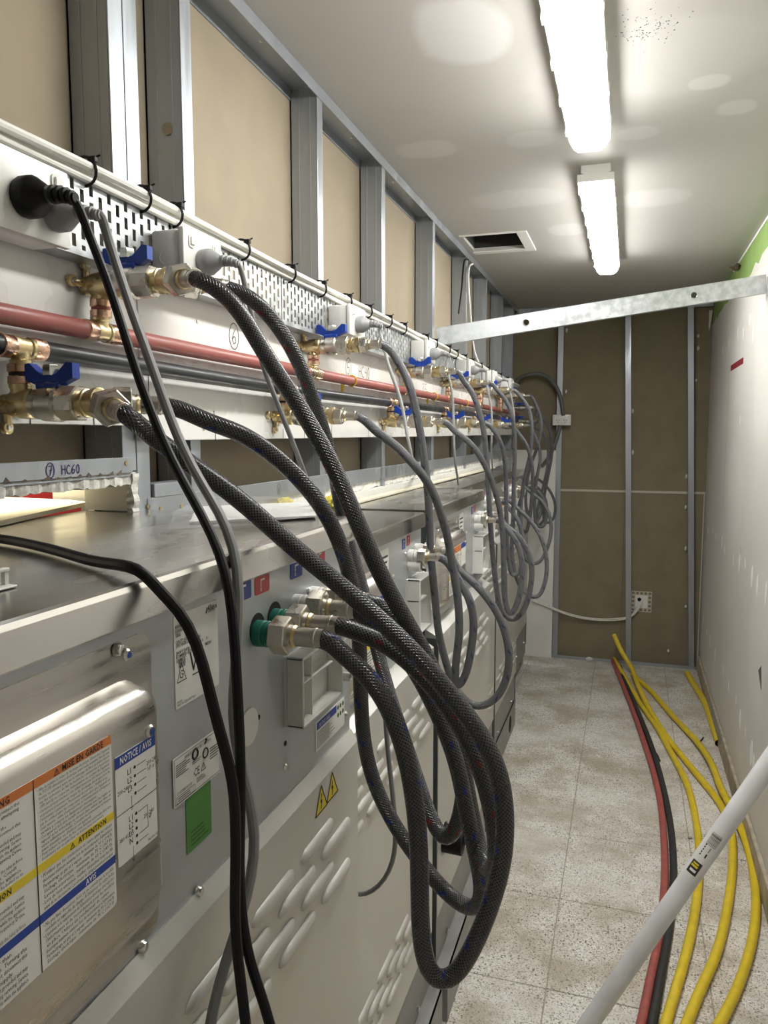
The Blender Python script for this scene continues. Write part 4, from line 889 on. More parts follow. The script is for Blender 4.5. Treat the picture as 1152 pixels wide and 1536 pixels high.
    gs += [text_x('WIRELESS NETWORK CONTROL', .0048, a0+W*.22, zt_-.0075, x1, sx=.72), text_x('CE', .012, a0+W*.40, zb_+H*.33, x1, sx=.8), tri(a0+W*.56, zb_+H*.34, .0085, x1, .0008), torus((x1, a0+W*.66, zb_+H*.66), (1, 0, 0), .005, .0009, 14, 4), torus((x1, a0+W*.44, zb_+H*.80), (1, 0, 0), .005, .0013, 14, 4), ribbon_x([[(a0+W*.655, zb_+H*.86), (a0+W*.69, zb_+H*.93), (a0+W*.67, zb_+H*.95)]], x1, .0022), ribbon_x([[(a0+W*.05, zb_+H*.05), (a0+W*.05, zb_+H*.18), (a0+W*.42, zb_+H*.18), (a0+W*.42, zb_+H*.05), (a0+W*.05, zb_+H*.05)]], x1, .0005), text_x('CONTAINS FCC ID', .0042, a0+W*.06, zb_+H*.22, x1, sx=.75),
           lines_block(a0+W*.05, a0+W*.34, zb_+H*.58, zb_+H*.84, x1, 6), lines_block(a0+W*.08, a0+W*.36, zb_+H*.07, zb_+H*.16, x1, 2), lines_block(a0+W*.76, a0+W*.97, zb_+H*.42, zb_+H*.70, x1, 5), lines_block(a0+W*.46, a0+W*.66, zb_+H*.16, zb_+H*.27, x1, 3), lines_block(a0+W*.38, a0+W*.60, zb_+H*.60, zb_+H*.68, x1, 2)]
    link('print', join(*gs), 'ink', st4, smooth=0)
    # round blanking plug, dispenser notice, yellow hazard triangles
    by, bz = yz(373, 1090, XP); link('blanking_plug', lathe((XP, by, bz), (1, 0, 0), [(0, .022), (.0015, .022), (.003, .019), (.0032, .004)], 24), 'offwhite_plastic', t)
    for (px, py) in ((388, 1076), (428, 1115), (428, 978)): hy, hz = yz(px, py, XP); link('panel_hole', lathe((XP, hy, hz), (1, 0, 0), [(0, .0035), (.0004, .0035)], 10), 'hole_black', t)
    a0, zA = yz(473, 1090, XP); a1, zB = yz(516, 1047, XP); zt_ = (zA+zB)/2+.004; zb_ = yz(473, 1130, XP)[1]; W = a1-a0
    st5 = sticker(t, a0, a1, zb_, zt_, XP); link('header_band', box(XP+.0006, XP+.0008, a0+.004, a0+W*.70, zt_-.013, zt_-.002), 'sticker_blue', st5, smooth=0)
    link('notice_text', text_x('NOTICE / AVIS', .008, a0+.012, zt_-.011, XP+.001, sx=.8), 'ink_white', st5, smooth=0); link('print', lines_block(a0+.004, a0+W*.66, zb_+.004, zt_-.016, XP+.0008, 10), 'ink_soft', st5, smooth=0)
    link('green_dots', join(*[lathe((XP+.0006, a0+W*(.76+.09*i), zt_-.008-.012*j), (1, 0, 0), [(0, .0035), (.0003, .0035)], 10) for i in range(3) for j in range(2)]), 'ink_green', st5, smooth=0)
    for (px, py) in ((473, 1227), (490, 1205)):
        hy, hz = yz(px, py, XLV); s = .042
        h = link('hazard_triangle', prism([(hy, hz), (hy+s, hz), (hy+s/2, hz+s*.88)], XLV, XLV+.0006), 'sticker_yellow', t, smooth=0)
        link('hazard_mark', join(ribbon_x([[(hy, hz), (hy+s, hz), (hy+s/2, hz+s*.88), (hy, hz)]], XLV+.0008, .0022), ribbon_x([[(hy+s*.52, hz+s*.58), (hy+s*.44, hz+s*.34), (hy+s*.54, hz+s*.36), (hy+s*.46, hz+s*.12)]], XLV+.0008, .003)), 'ink', h, smooth=0)
    # adjustable latch screws and slots on the lower seam
    for (px, py) in ((211, 1419), (295, 1336), (208, 1068), (171, 974)):
        sy, sz = yz(px, py, XP); link('screw', lathe((XP+.001 if px > 200 and py > 1300 else XP+.003, sy, sz), (1, 0, 0), [(0, .0065), (.0012, .0065), (.005, .0045), (.0055, .003)], 10), 'chrome', t)
    for (px, py) in ((177, 1436), (153, 1465), (208, 1432)):
        sy, sz = yz(px, py, XP); link('slot', prism(rrect(sy-.008, sy+.008, sz-.002, sz+.002, .0019), XP, XP+.0006), 'hole_black', t)
    link('lifting_eye', join(torus((XP+.022, 1.100, 1.452), (0, 1, 0), .012, .0028, 18, 8, 0, 300), cyl((XP, 1.100, 1.458), (XP+.014, 1.100, 1.456), .003, 8)), 'chrome', t)
INL = {0: [(.796, 1.367, 'g'), (.842, 1.371, 'g'), (.905, 1.376, 'w'), (.960, 1.376, 'w')]}
inl_px = {1: [(622, 838), (630, 833)], 2: [(712, 780), (717, 772)]}
machine(0, 'nearest and largest washing machine, with a brushed steel cover and warning labels', .30, 1.112, -.40, 1.472, 1.113, True, -.40, INL[0], .16)
mm = [(1, 'second washing machine from the camera, lid dusty behind the crossing hoses', 1.145, 1.848, -.48, 1.404, 1.062, -.425), (2, 'third washing machine from the camera, its louvred panel standing proud', 1.90, 2.674, -.48, 1.404, 1.070, -.425),
      (3, 'fourth washing machine from the camera, set back in the row', 2.72, 3.40, -.58, 1.402, 1.10, -.555), (4, 'fifth washing machine from the camera, dark side facing the end wall', 3.44, 4.13, -.58, 1.402, 1.10, -.555),
      (5, 'sixth washing machine, hidden behind the bundle of far hoses', 4.20, 4.72, -.67, 1.36, 1.02, -.665), (6, 'last washing machine of the row, next to the white plasterboard offcut', 4.75, 5.30, -.67, 1.36, 1.02, -.665)]
INY = {}
for (i, lab, a, b, XL, zl, zpt, XB) in mm:
    Wm = b-a; INY[i] = [(a+Wm*.845, zl-.093), (a+Wm*.925, zl-.086)]
    machine(i, lab, a, b, XL, zl, zpt, False, XB, [(y, z, 'w') for y, z in INY[i]], .14)

# ================================================================== BRAIDED HOSES
def hose(label, mat, start, sdir, mids, end, edir, r=.0108, nutr=.0225, group='braided water hoses', nut_a=True, nut_b=True, n=16):
    """start / end = faces the hose screws onto; sdir / edir = directions in which it leaves them"""
    start, end, sdir, edir = Vector(start), Vector(end), Vector(sdir).normalized(), Vector(edir).normalized()
    k = r/.0108
    t = thing('braided_hose', label, 'hose', start, group)
    for (p, d, on) in ((start, sdir, nut_a), (end, edir, nut_b)):
        if on:
            nt_ = link('coupling_nut', join(hexn(p, d, nutr, .021*k, .3), lathe(p+d*.021*k, d, [(0, .0135*k), (.004*k, .0125*k)], 16)), 'nickel', t, smooth=25)
            link('brass_seat', lathe(p+d*.024*k, d, [(0, .0118*k), (.003*k, .0135*k), (.006*k, .0118*k)], 16), 'brass', nt_)
        link('ferrule', lathe(p+d*.026*k, d, [(0, .0100*k), (.004*k, .0112*k), (.024*k, .0112*k), (.025*k, .0120*k), (.028*k, .0120*k), (.029*k, .0112*k), (.036*k, .0112*k)], 18), 'nickel', t)
    a, b = start+sdir*.056*k, end+edir*.056*k
    g = tube([a, a+sdir*.02*k] + [Vector(m_) for m_ in mids] + [b+edir*.02*k, b], r, n, step=.010, it=8)
    link('braided_tube', g, mat, t, uv=g[2])
    return t
# twin outlets on the two nearest valves
def twin(vx, y, z, d1, d2):
    c = Vector((vx, y, z)); d1, d2 = Vector(d1).normalized(), Vector(d2).normalized()
    return join(lathe(c-Vector((.030, 0, 0)), (1, 0, 0), [(.016, .0145), (.022, .0155), (.030, .0155)], 16), lathe(c, d1, [(-.005, .0145), (.012, .0145)], 16), lathe(c, d2, [(-.005, .0145), (.012, .0145)], 16))
va = [o for o in COL.objects if o.get('label') == names_u[0]][0]; vb_ = [o for o in COL.objects if o.get('label') == names_l[0]][0]
dA, dB = Vector((.80, -.58, -.12)).normalized(), Vector((.72, .68, -.06)).normalized()
cA = Vector((-.600, .94, 1.808)); link('twin_outlet', twin(*cA, dA, dB), 'brass', va)
dD, dC = Vector((.80, -.55, -.16)).normalized(), Vector((.80, .60, 0)).normalized()
cD = Vector((-.600, .781, 1.634)); link('twin_outlet', twin(*cD, dD, dC), 'brass', vb_)
X1 = -.41+.022; ex = (1, 0, 0)
hose('red-flecked hose from the nearest upper valve to the farther green inlet', 'hose_red', cA+dA*.012, dA,
     PY([(345, 448, .90), (400, 535, .90), (460, 628, .90), (500, 700, .905), (535, 780, .90), (570, 860, .905), (605, 925, .92), (640, 985, .94), (668, 1050, .95), (690, 1125, .95), (703, 1200, .945), (720, 1275, .935), (736, 1316, .90), (746, 1290, .875), (738, 1215, .87), (712, 1130, .868), (672, 1060, .865), (622, 1000, .86), (570, 960, .85), (520, 943, .845)]), (X1, .842, 1.371), ex)
hose('red-flecked hose from the nearest upper valve, diving behind the nearest lid', 'hose_red', cA+dB*.012, dB,
     PY([(385, 452, 1.00), (425, 500, 1.03), (455, 560, 1.07), (480, 630, 1.11), (500, 700, 1.15), (511, 765, 1.185), (528, 830, 1.185), (543, 880, 1.18), (557, 940, 1.165), (575, 1010, 1.14), (593, 1070, 1.11), (620, 1150, 1.06), (646, 1228, 1.03), (666, 1266, 1.01), (686, 1240, 1.0), (697, 1160, 1.0), (686, 1085, 1.0), (655, 1015, .99), (612, 945, .975), (575, 912, .965)]), (X1, .960, 1.376), ex)
hose('blue-flecked hose from the lower left valve that loops low behind the others', 'hose_blue', cD+dC*.012, dC,
     PY([(300, 630, .84), (360, 648, .86), (425, 695, .89), (478, 752, .92), (512, 820, .945), (530, 890, .985), (539, 960, 1.01), (541, 1040, 1.03), (547, 1120, 1.04), (562, 1178, 1.04), (590, 1235, 1.03), (630, 1293, 1.01), (675, 1345, .99), (712, 1368, .965), (724, 1340, .945), (716, 1290, .935), (700, 1220, .93), (684, 1140, .925), (652, 1060, .92), (610, 985, .915), (562, 935, .91), (530, 918, .907)]), (X1, .905, 1.376), ex)
hose('blue-flecked hose from the lower left valve, hanging lowest of all in a long loop', 'hose_blue', cD+dD*.012, dD,
     PY([(215, 645, .765), (270, 685, .775), (350, 742, .79), (445, 825, .805), (540, 903, .82), (622, 980, .83), (692, 1062, .835), (742, 1138, .83), (757, 1205, .83), (756, 1280, .825), (735, 1360, .825), (705, 1430, .82), (675, 1475, .82), (650, 1476, .81), (636, 1440, .805), (630, 1370, .80), (629, 1290, .80), (622, 1200, .80), (600, 1100, .80), (555, 1015, .80), (500, 970, .80)]), (X1, .796, 1.367), ex)
def mhose(label, mat, y, z, L, i, which, r=.0095):
    XLm = mm[i-1][4]; iy, iz = INY[i][which]
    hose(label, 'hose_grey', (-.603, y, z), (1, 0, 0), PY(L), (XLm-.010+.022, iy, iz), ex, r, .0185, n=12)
# second machine
mhose('hose from the second upper valve, first long drop right of the 5 HC40 mark', 'hose_blue', YU[1], ZU[1], [(590, 531, 1.73), (610, 565, 1.74), (624, 615, 1.75), (635, 678, 1.76), (642, 740, 1.77), (646, 830, 1.79), (652, 890, 1.80), (658, 950, 1.81), (668, 990, 1.81), (684, 1035, 1.81), (712, 1061, 1.81), (745, 1048, 1.81), (763, 1005, 1.81), (761, 960, 1.81), (745, 917, 1.81), (713, 876, 1.80), (678, 845, 1.80)], 1, 1)
mhose('hose from the second lower valve, arching over the second steel lid', 'hose_blue', YL[1], ZL[1], [(555, 641, 1.56), (590, 665, 1.58), (622, 698, 1.60), (645, 728, 1.63), (662, 772, 1.66), (672, 809, 1.69), (679, 850, 1.70), (687, 900, 1.71), (689, 950, 1.72), (683, 1000, 1.73), (684, 1035, 1.735), (697, 1018, 1.735), (708, 966, 1.735), (711, 930, 1.735), (703, 894, 1.735), (682, 862, 1.735)], 1, 0)
# third machine
mhose('hose from the third upper valve, hanging just left of the far hose cluster', 'hose_red', YU[2], ZU[2], [(690, 566, 2.53), (706, 584, 2.54), (719, 618, 2.55), (726, 650, 2.56), (731, 700, 2.58), (735, 777, 2.60), (742, 860, 2.62), (752, 915, 2.62), (768, 932, 2.62), (785, 917, 2.62), (796, 880, 2.62), (798, 850, 2.62), (790, 822, 2.62), (772, 797, 2.62), (750, 784, 2.62)], 2, 1)
mhose('hose from the third lower valve, bending over the third steel lid', 'hose_blue', YL[2], ZL[2], [(678, 645, 2.35), (702, 661, 2.37), (720, 684, 2.40), (733, 710, 2.43), (743, 738, 2.46), (750, 766, 2.49), (754, 800, 2.51), (756, 860, 2.53), (758, 905, 2.54), (765, 925, 2.54), (776, 905, 2.54), (783, 868, 2.54), (783, 838, 2.54), (776, 814, 2.54), (760, 792, 2.54)], 2, 0)
# fourth to sixth machine
mhose('hose from the fourth upper valve in the far cluster', 'hose_red', YU[3], ZU[3], [(743, 583, 3.17), (757, 597, 3.18), (766, 616, 3.19), (771, 640, 3.20), (772, 672, 3.22), (771, 714, 3.25), (770, 770, 3.28), (768, 830, 3.30), (774, 865, 3.30), (788, 890, 3.30), (806, 897, 3.30), (818, 872, 3.31), (820, 840, 3.32), (814, 812, 3.33), (800, 786, 3.34), (778, 764, 3.34)], 3, 1, .0092)
mhose('hose from the fourth lower valve in the far cluster', 'hose_blue', YL[3], ZL[3], [(742, 648, 3.09), (752, 665, 3.11), (757, 690, 3.14), (759, 730, 3.18), (760, 790, 3.22), (763, 840, 3.25), (769, 866, 3.26), (778, 862, 3.26), (784, 838, 3.27), (784, 805, 3.28), (776, 778, 3.28), (766, 766, 3.28)], 3, 0, .0092)
mhose('hose from the fifth upper valve, crossing the white offcut', 'hose_red', YU[4], ZU[4], [(778, 592, 3.87), (790, 606, 3.88), (796, 624, 3.89), (798, 650, 3.90), (795, 682, 3.92), (788, 712, 3.95), (782, 750, 3.98), (782, 800, 4.0), (790, 842, 4.0), (806, 846, 4.02), (822, 820, 4.03), (827, 790, 4.04), (822, 766, 4.05), (810, 748, 4.06), (793, 737, 4.06)], 4, 1, .0092)
mhose('hose from the fifth lower valve, behind the nearer cluster hoses', 'hose_blue', YL[4], ZL[4], [(775, 647, 3.72), (787, 662, 3.74), (795, 682, 3.77), (799, 708, 3.80), (798, 745, 3.85), (794, 780, 3.9), (788, 800, 3.95), (780, 790, 3.98), (778, 765, 4.0), (780, 750, 4.0)], 4, 0, .0092)
mhose('hose from the last upper valve, dropping in front of the end wall', 'hose_red', YU[5], ZU[5], [(802, 604, 4.5), (810, 620, 4.5), (812, 642, 4.5), (807, 668, 4.52), (797, 695, 4.55), (790, 725, 4.58), (790, 765, 4.6), (800, 786, 4.62), (812, 770, 4.64), (810, 745, 4.65), (800, 732, 4.66)], 5, 1, .009)
mhose('hose from the last lower valve, dropping in front of the white offcut', 'hose_blue', YL[5], ZL[5], [(802, 654, 4.46), (809, 670, 4.48), (810, 692, 4.5), (805, 718, 4.52), (802, 760, 4.55), (806, 790, 4.58), (816, 790, 4.6), (820, 765, 4.6), (812, 742, 4.61), (800, 732, 4.62)], 5, 0, .009)
for k, (lab, L, e) in enumerate((('dark hose looping widest in the far corner before the white offcut', [(800, 622, 5.2), (815, 628, 5.2), (826, 650, 5.2), (828, 680, 5.2), (822, 715, 5.2), (816, 750, 5.2), (818, 785, 5.2), (828, 782, 5.2), (833, 760, 5.2), (826, 738, 5.2), (812, 722, 5.2), (798, 714, 5.2)], 1),
                                 ('dark hose in the far corner inside the widest loop', [(795, 640, 5.17), (810, 645, 5.17), (820, 662, 5.17), (822, 690, 5.17), (815, 730, 5.17), (806, 765, 5.17), (806, 790, 5.17), (816, 780, 5.17), (820, 755, 5.17), (810, 735, 5.17), (798, 724, 5.17)], 0))):
    iy, iz = INY[6][e]
    t_ = [o for o in COL.objects if o.name.startswith('end_valve')][k]
    p0 = Vector((-.64, 5.2, t_.location.z))
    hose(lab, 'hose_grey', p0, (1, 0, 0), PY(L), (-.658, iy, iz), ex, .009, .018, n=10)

P_ = PY([(526, 1338, 1.24), (545, 1346, 1.21), (570, 1334, 1.2), (588, 1305, 1.2), (594, 1265, 1.195), (590, 1200, 1.19), (582, 1130, 1.19), (577, 1060, 1.19), (573, 980, 1.19), (566, 900, 1.20)])+[Vector((-.50, 1.128, 1.38)), Vector((-.56, 1.128, 1.45))]
tag(link('grey_cable', tube(P_, .0042, 8, step=.015), 'grey_cord', base=P_[2]), 'thin grey cable hanging in a loop in front of the second machine, behind the hoses', 'cable')

# ================================================================== ACROSS THE PASSAGE
# galvanised stud wedged across as a brace
p0, p1 = at_x(655, 505, XS), at_x(1152, 425, XR); p0.x = XS+.002
d = (p1-p0); d = d*((XR-.004-p0.x)/d.x); p1 = p0+d; ax = d.normalized(); L = d.length
hx = [at_y(790, 483, 3.17), at_y(1044, 440, 3.30)]
side = ax.cross(Vector((0, 0, 1))).normalized(); upv = side.cross(ax).normalized()       # side points toward the camera or away
if side.y > 0: side = -side; 
upv = Vector((0, 0, 1)); upv = (upv-ax*upv.dot(ax)).normalized()
hs = sorted([(h-p0).dot(ax) for h in hx]); hr, hh = .013, .034
def brace_geom():
    cols = [0]
    for s in hs: cols += [s-.03, s+.03]
    cols.append(L); V, Fc = [], []
    def P(s, u, o): return tuple(p0+ax*s+upv*u+side*o)
    for o_ in (0, -.0018):
        for i in range(len(cols)-1):
            a, b = cols[i], cols[i+1]; k = len(V)
            if i % 2 == 0: V += [P(a, -hh, o_), P(b, -hh, o_), P(b, hh, o_), P(a, hh, o_)]; Fc.append((k, k+1, k+2, k+3))
            else:
                s = (a+b)/2; n = 24
                for q in range(n):
                    t = 2*math.pi*(q+.5)/n; c, sn = math.cos(t), math.sin(t); m_ = max(abs(c)/.03, abs(sn)/hh)
                    V += [P(s+c/m_, sn/m_, o_), P(s+hr*c, hr*sn, o_)]
                for q in range(n): q2 = (q+1) % n; Fc.append((k+2*q, k+2*q2, k+2*q2+1, k+2*q+1))
                for (cs, cu) in ((1, 1), (-1, 1), (-1, -1), (1, -1)):      # corners of the square panel
                    kk = len(V); V += [P(s+cs*.03, cu*hh, o_)]
                    best = sorted(range(n), key=lambda q: (Vector(V[k+2*q])-Vector(V[kk])).length)[:2]; Fc.append((kk, k+2*best[0], k+2*best[1]))
    return V, Fc
br = thing('steel_brace', 'galvanised steel stud with round holes wedged across the passage below the ceiling', 'steel stud', tuple(p0))
link('web', brace_geom(), 'galvanised_spangle', br, smooth=0)
for s in (-1, 1):
    V = [tuple(p0+ax*a+upv*(s*hh+s*b*.0015)+side*o_) for a in (0, L) for b in (0, 1) for o_ in (.001, -.036)]
    link('flange', (V, box(0, 1, 0, 1, 0, 1)[1]), 'galvanised_spangle', br, smooth=0)
    V = [tuple(p0+ax*a+upv*(s*hh-s*b*.008)+side*o_) for a in (0, L) for b in (0, 1) for o_ in (-.0345, -.036)]
    link('lip', (V, box(0, 1, 0, 1, 0, 1)[1]), 'galvanised_spangle', br, smooth=0)
for s in hs: c = p0+ax*s; link('rolled_rim', torus(c, side, hr, .002, 24, 6), 'galvanised_spangle', br)
# white PVC pipe leaning from the floor to the right wall
q0, q1 = at_z(800, 1668, 0), at_x(1262, 988, XR-.03); q0.z = .022
ad = (q1-q0).normalized(); R_ = .0215; pl_ = (q1-q0).length
def annulus_rod(): return lathe(q0, ad, [(0, R_-.003), (0, R_), (pl_, R_), (pl_, R_-.003), (pl_-.1, R_-.003)], 28, cap=False)
pv = thing('pvc_pipe', 'white plastic pipe with a barcode sticker leaning from the floor to the right wall', 'pipe', tuple(q0))
link('pipe_wall', annulus_rod(), 'pvc_white', pv)
def on_rod(px, py):                                                  # length along the rod nearest to a measured sight line
    r_ = ray(px, py).normalized(); w0 = q0-CAM; b_ = ad.dot(r_); return (b_*r_.dot(w0)-ad.dot(w0))/(1-b_*b_)
_e = (CAM-(q0+ad*on_rod(1060, 1290))); _e = (_e-ad*_e.dot(ad)).normalized(); _s = ad.cross(_e).normalized()
def wrap(s0, s1, t0, t1, lift, n=8):                                  # curved patch hugging the rod; t = angle from the side that faces the passage
    V, Fc = [], []
    for i in range(n+1):
        t = t0+(t1-t0)*i/n; dv = _e*math.cos(t)+_s*math.sin(t)
        V += [tuple(q0+ad*s0+dv*(R_+lift)), tuple(q0+ad*s1+dv*(R_+lift))]
        if i: Fc.append((2*i-2, 2*i-1, 2*i+1, 2*i))
    return V, Fc
sA, sB = on_rod(1046, 1302), on_rod(1079, 1248)
st_ = link('paper_sticker', wrap(sA-.022, sB+.012, -.9, .75, .0003), 'sticker_white', pv)
cB = on_rod(1079, 1250); cA_ = on_rod(1068, 1268)
link('barcode', join(*[wrap(cA_+(cB-cA_)*k/13, cA_+(cB-cA_)*(k+random.choice((.3, .45, .65)))/13, -.65, .45, .0006, 6) for k in range(13)]), 'ink', st_, smooth=0)
sm = on_rod(1047, 1302)
link('brand_patch', wrap(sm-.016, sm+.016, -.75, .35, .0006), 'ink', st_); link('brand_patch_yellow', join(wrap(sm+.001, sm+.006, -.62, .10, .0009, 5), wrap(sm+.008, sm+.012, -.55, .05, .0009, 5)), 'sticker_yellow', st_); link('brand_patch_white', wrap(sm-.010, sm-.004, -.5, .15, .0009, 5), 'ink_white', st_)
sp_ = on_rod(1062, 1278); link('small_print', join(*[wrap(sp_-.012+.0065*k, sp_-.008+.0065*k, -.55, -.42, .0006, 2) for k in range(5)] + [wrap(sp_-.012, sp_-.002, .02, .16, .0006, 2), wrap(sp_+.002, sp_+.014, .06, .12, .0006, 2)]), 'ink', st_, smooth=0)

# ================================================================== LOOSE PIPES ON THE FLOOR
def PZ(L, z): return [at_z(a, b, z) for a, b in L]
def floor_pipe(label, mat, pts, r, hollow=True):
    t = thing('loose_pipe', label, 'pipe', tuple(pts[0]), 'loose pipes on the floor')
    if pts[-1].y < 2.2:
        e_ = pts[-1]; pts = list(pts)+[Vector((e_.x-.05, e_.y-.35, r+.001)), Vector((e_.x-.07, e_.y-.9, r+.001)), Vector((e_.x-.06, e_.y-1.5, r+.001))]
    g = tube(pts, r, 14, step=.03, it=6, cap=False); link('pipe_skin', g, mat, t)
    L = g[3]
    for (p, q) in ((L[0], L[1]), (L[-1], L[-2])):
        dd = (q-p).normalized(); link('open_end', lathe(p, dd, [(0, r), (0.0001, r*.78), (.03, r*.78), (.031, 0.001)], 14, cap=False), 'hole_black' if mat != 'pipe_black_floor' else mat, t)
r_ = .0150
floor_pipe('dusty red plastic pipe lying on the floor, leftmost of the loose pipes', 'pipe_red_floor', PZ([(919, 990), (928, 1012), (948, 1062), (965, 1110), (978, 1150), (990, 1200), (996, 1260), (997, 1320), (990, 1400), (975, 1470), (962, 1536), (945, 1600)], .0145), .0135)
floor_pipe('black plastic pipe on the floor hugging the right side of the red one', 'pipe_black_floor', PZ([(930, 1000), (941, 1030), (962, 1080), (979, 1125), (992, 1170), (1003, 1220), (1009, 1270), (1010, 1330), (1004, 1390), (992, 1460), (978, 1536), (962, 1610)], .0140), .0135)
yA = PZ([(921, 988), (935, 1012), (960, 1055), (985, 1090), (1007, 1130), (1030, 1175), (1042, 1220), (1049, 1280), (1045, 1350), (1032, 1420), (1012, 1490), (998, 1536), (980, 1600)], .0150)
floor_pipe('yellow plastic pipe on the floor, first one right of the black pipe', 'yellow_pipe', yA, r_)
yB = [at_y(921, 952, 5.40), at_y(932, 978, 5.33)] + PZ([(945, 1005), (955, 1030), (972, 1065), (1000, 1105), (1040, 1155), (1080, 1205), (1096, 1240), (1099, 1290), (1093, 1350), (1075, 1430), (1048, 1490), (1030, 1536), (1005, 1600)], .0155)
yB[2].z += .035; yB[3].z += .03; yB[4].z += .02
floor_pipe('yellow plastic pipe whose far end props up against the brown end wall', 'yellow_pipe', yB, r_)
yC = PZ([(948, 1012), (975, 1035), (1010, 1075), (1045, 1115), (1066, 1150), (1080, 1190), (1100, 1228), (1118, 1265), (1131, 1315), (1134, 1370), (1124, 1430), (1103, 1490), (1080, 1536), (1050, 1590)], .0150)
for i in range(3, 8): yC[i].z += .031*math.sin(math.pi*(i-2.4)/5.6)
floor_pipe('yellow plastic pipe curving farthest right, crossing over another yellow one', 'yellow_pipe', yC, r_)
floor_pipe('short yellow pipe offcut with a dark open end beside the skirting', 'yellow_pipe', PZ([(1031, 1010), (1043, 1030), (1058, 1055), (1068, 1085), (1078, 1115)], .0185), .0182)
# snipped cable-tie ends and crumbs
for k, (lab, a, b) in enumerate((('snipped black cable tie on the floor touching a yellow pipe', (1032, 1092), (1038, 1105)), ('snipped black cable tie lying between the yellow pipes and the short offcut', (1048, 1114), (1055, 1106)), ('snipped black cable tie resting against the black floor pipe', (985, 1130), (990, 1142)))):
    u, v = at_z(*a, .004), at_z(*b, .004); tag(link('cable_tie_end', tube([u, (u+v)/2+Vector((.002, 0, .001)), v], .003, 6, step=.01), 'black_rubber', base=u), lab, 'cable tie', 'snipped cable ties')
for k, (lab, px, py, s, mt) in enumerate((('dark crumb on the floor below the short yellow offcut', 1086, 1131, .008, 'base_grey'), ('pale plaster crumb on the floor in front of the end wall', 884, 991, .020, 'plaster_white'), ('dark stud plug at the foot of the right wall beside the leaning pipe', 1128, 1221, .008, 'base_grey'), ('small dark pebble on the floor left of the leaning pipe', 1035, 1258, .006, 'base_grey'))):
    c = at_z(px, py, 0); bm = bmesh.new(); bmesh.ops.create_icosphere(bm, subdivisions=1, radius=s)
    g = ([(v.co.x*1.4+c.x, v.co.y+c.y, max(0, v.co.z*.8+s*.6+.0002)) for v in bm.verts], [tuple(v.index for v in f.verts) for f in bm.faces]); bm.free()
    g = ([(v[0]+random.uniform(-.2, .2)*s, v[1]+random.uniform(-.2, .2)*s, v[2]) for v in g[0]], g[1]); tag(link('debris_crumb', g, mt, base=(c.x, c.y, 0)), lab, 'debris')

# ================================================================== END WALL FITTINGS
ya = YE-.004
t = thing('wall_outlet', 'white double power outlet fixed to a stud of the end wall', 'power outlet', (-.455, ya, 1.655))
a, b = at_y(829, 622, ya-.014), at_y(856, 638, ya-.014)
link('mounting_box', box(a.x+.004, b.x-.004, ya-.008, ya, b.z+.003, a.z-.003), 'white_plastic', t); link('face_plate', box(a.x, b.x, ya-.016, ya-.008, b.z, a.z, .003, 2), 'white_plastic', t)
for cx_ in (a.x+(b.x-a.x)*.30, a.x+(b.x-a.x)*.70):
    zc_ = (a.z+b.z)/2-.006
    for (dx, dz, w_, h_) in ((-.008, .004, .0025, .007), (.008, .004, .0025, .007), (0, -.010, .0025, .007)): link('socket_slot', box(cx_+dx-w_, cx_+dx+w_, ya-.0166, ya-.0158, zc_+dz-h_/2, zc_+dz+h_/2), 'ink_soft', t, smooth=0)
for cx_ in (a.x+.016, b.x-.016): link('switch', lathe((cx_, ya-.016, a.z-.016), (0, -1, 0), [(0, .0075), (.002, .007)], 14), 'offwhite_plastic', t)
yc = 5.47
cpts = [Vector((-.735, 5.15, 1.84)), at_y(775, 570, 5.35), at_y(788, 563, 5.44), at_y(803, 560, yc), at_y(820, 564, yc), at_y(833, 577, yc), at_y(841, 595, yc), at_y(844, 612, yc), at_y(845, 623, ya-.012)]
tag(link('conduit', tube(cpts, .0135, 14, step=.02), 'conduit_grey', base=cpts[-1]), 'thick grey flexible conduit arching from the corner down to the end wall outlet', 'conduit')
cp2 = [at_y(840, 638, ya-.012), at_y(838, 650, ya-.014), at_y(831, 668, ya-.018), at_y(822, 690, ya-.030), at_y(812, 700, ya-.03)]
tag(link('conduit', tube(cp2, .0135, 14, step=.02), 'conduit_grey', base=cp2[0]), 'short grey conduit running down out of the end wall outlet behind the hoses', 'conduit')
# perforated bracket with two white cables
yb_ = YE+.0625; a, b = at_y(947, 886, yb_), at_y(977, 919, yb_); cw, ch = (b.x-a.x)/5, (a.z-b.z)/5
V, Fc = [], []
for i in range(5):
    for j in range(5):
        x, z = a.x+(i+.5)*cw, b.z+(j+.5)*ch
        if 1 <= i <= 3 and 1 <= j <= 3: continue
        k = len(V); rr = .36*min(cw, ch)
        for q in range(12):
            tt = 2*math.pi*(q+.5)/12; c, s = math.cos(tt), math.sin(tt); m_ = max(abs(c)/(cw/2), abs(s)/(ch/2)); V += [(x+c/m_, yb_, z+s/m_), (x+c*rr, yb_, z+s*rr)]
        for q in range(12): q2 = (q+1) % 12; Fc.append((k+2*q, k+2*q+1, k+2*q2+1, k+2*q2))
bk = thing('outlet_bracket', 'perforated white mounting bracket on the end wall with cables through it', 'bracket', (a.x, yb_, b.z))
o = link('perforated_plate', (V, Fc), 'joint_tape', bk, smooth=0); md = o.modifiers.new('Solidify', 'SOLIDIFY'); md.thickness = .002; md.offset = 1
link('wall_box', box(a.x+cw, b.x-cw, yb_-.004, yb_+.001, b.z+ch, a.z-ch, .001, 1), 'white_plastic', bk); link('cable_hole', lathe((a.x+.055, yb_-.0042, a.z-.058), (0, -1, 0), [(0, .013), (.0005, .013)], 16), 'hole_black', bk)
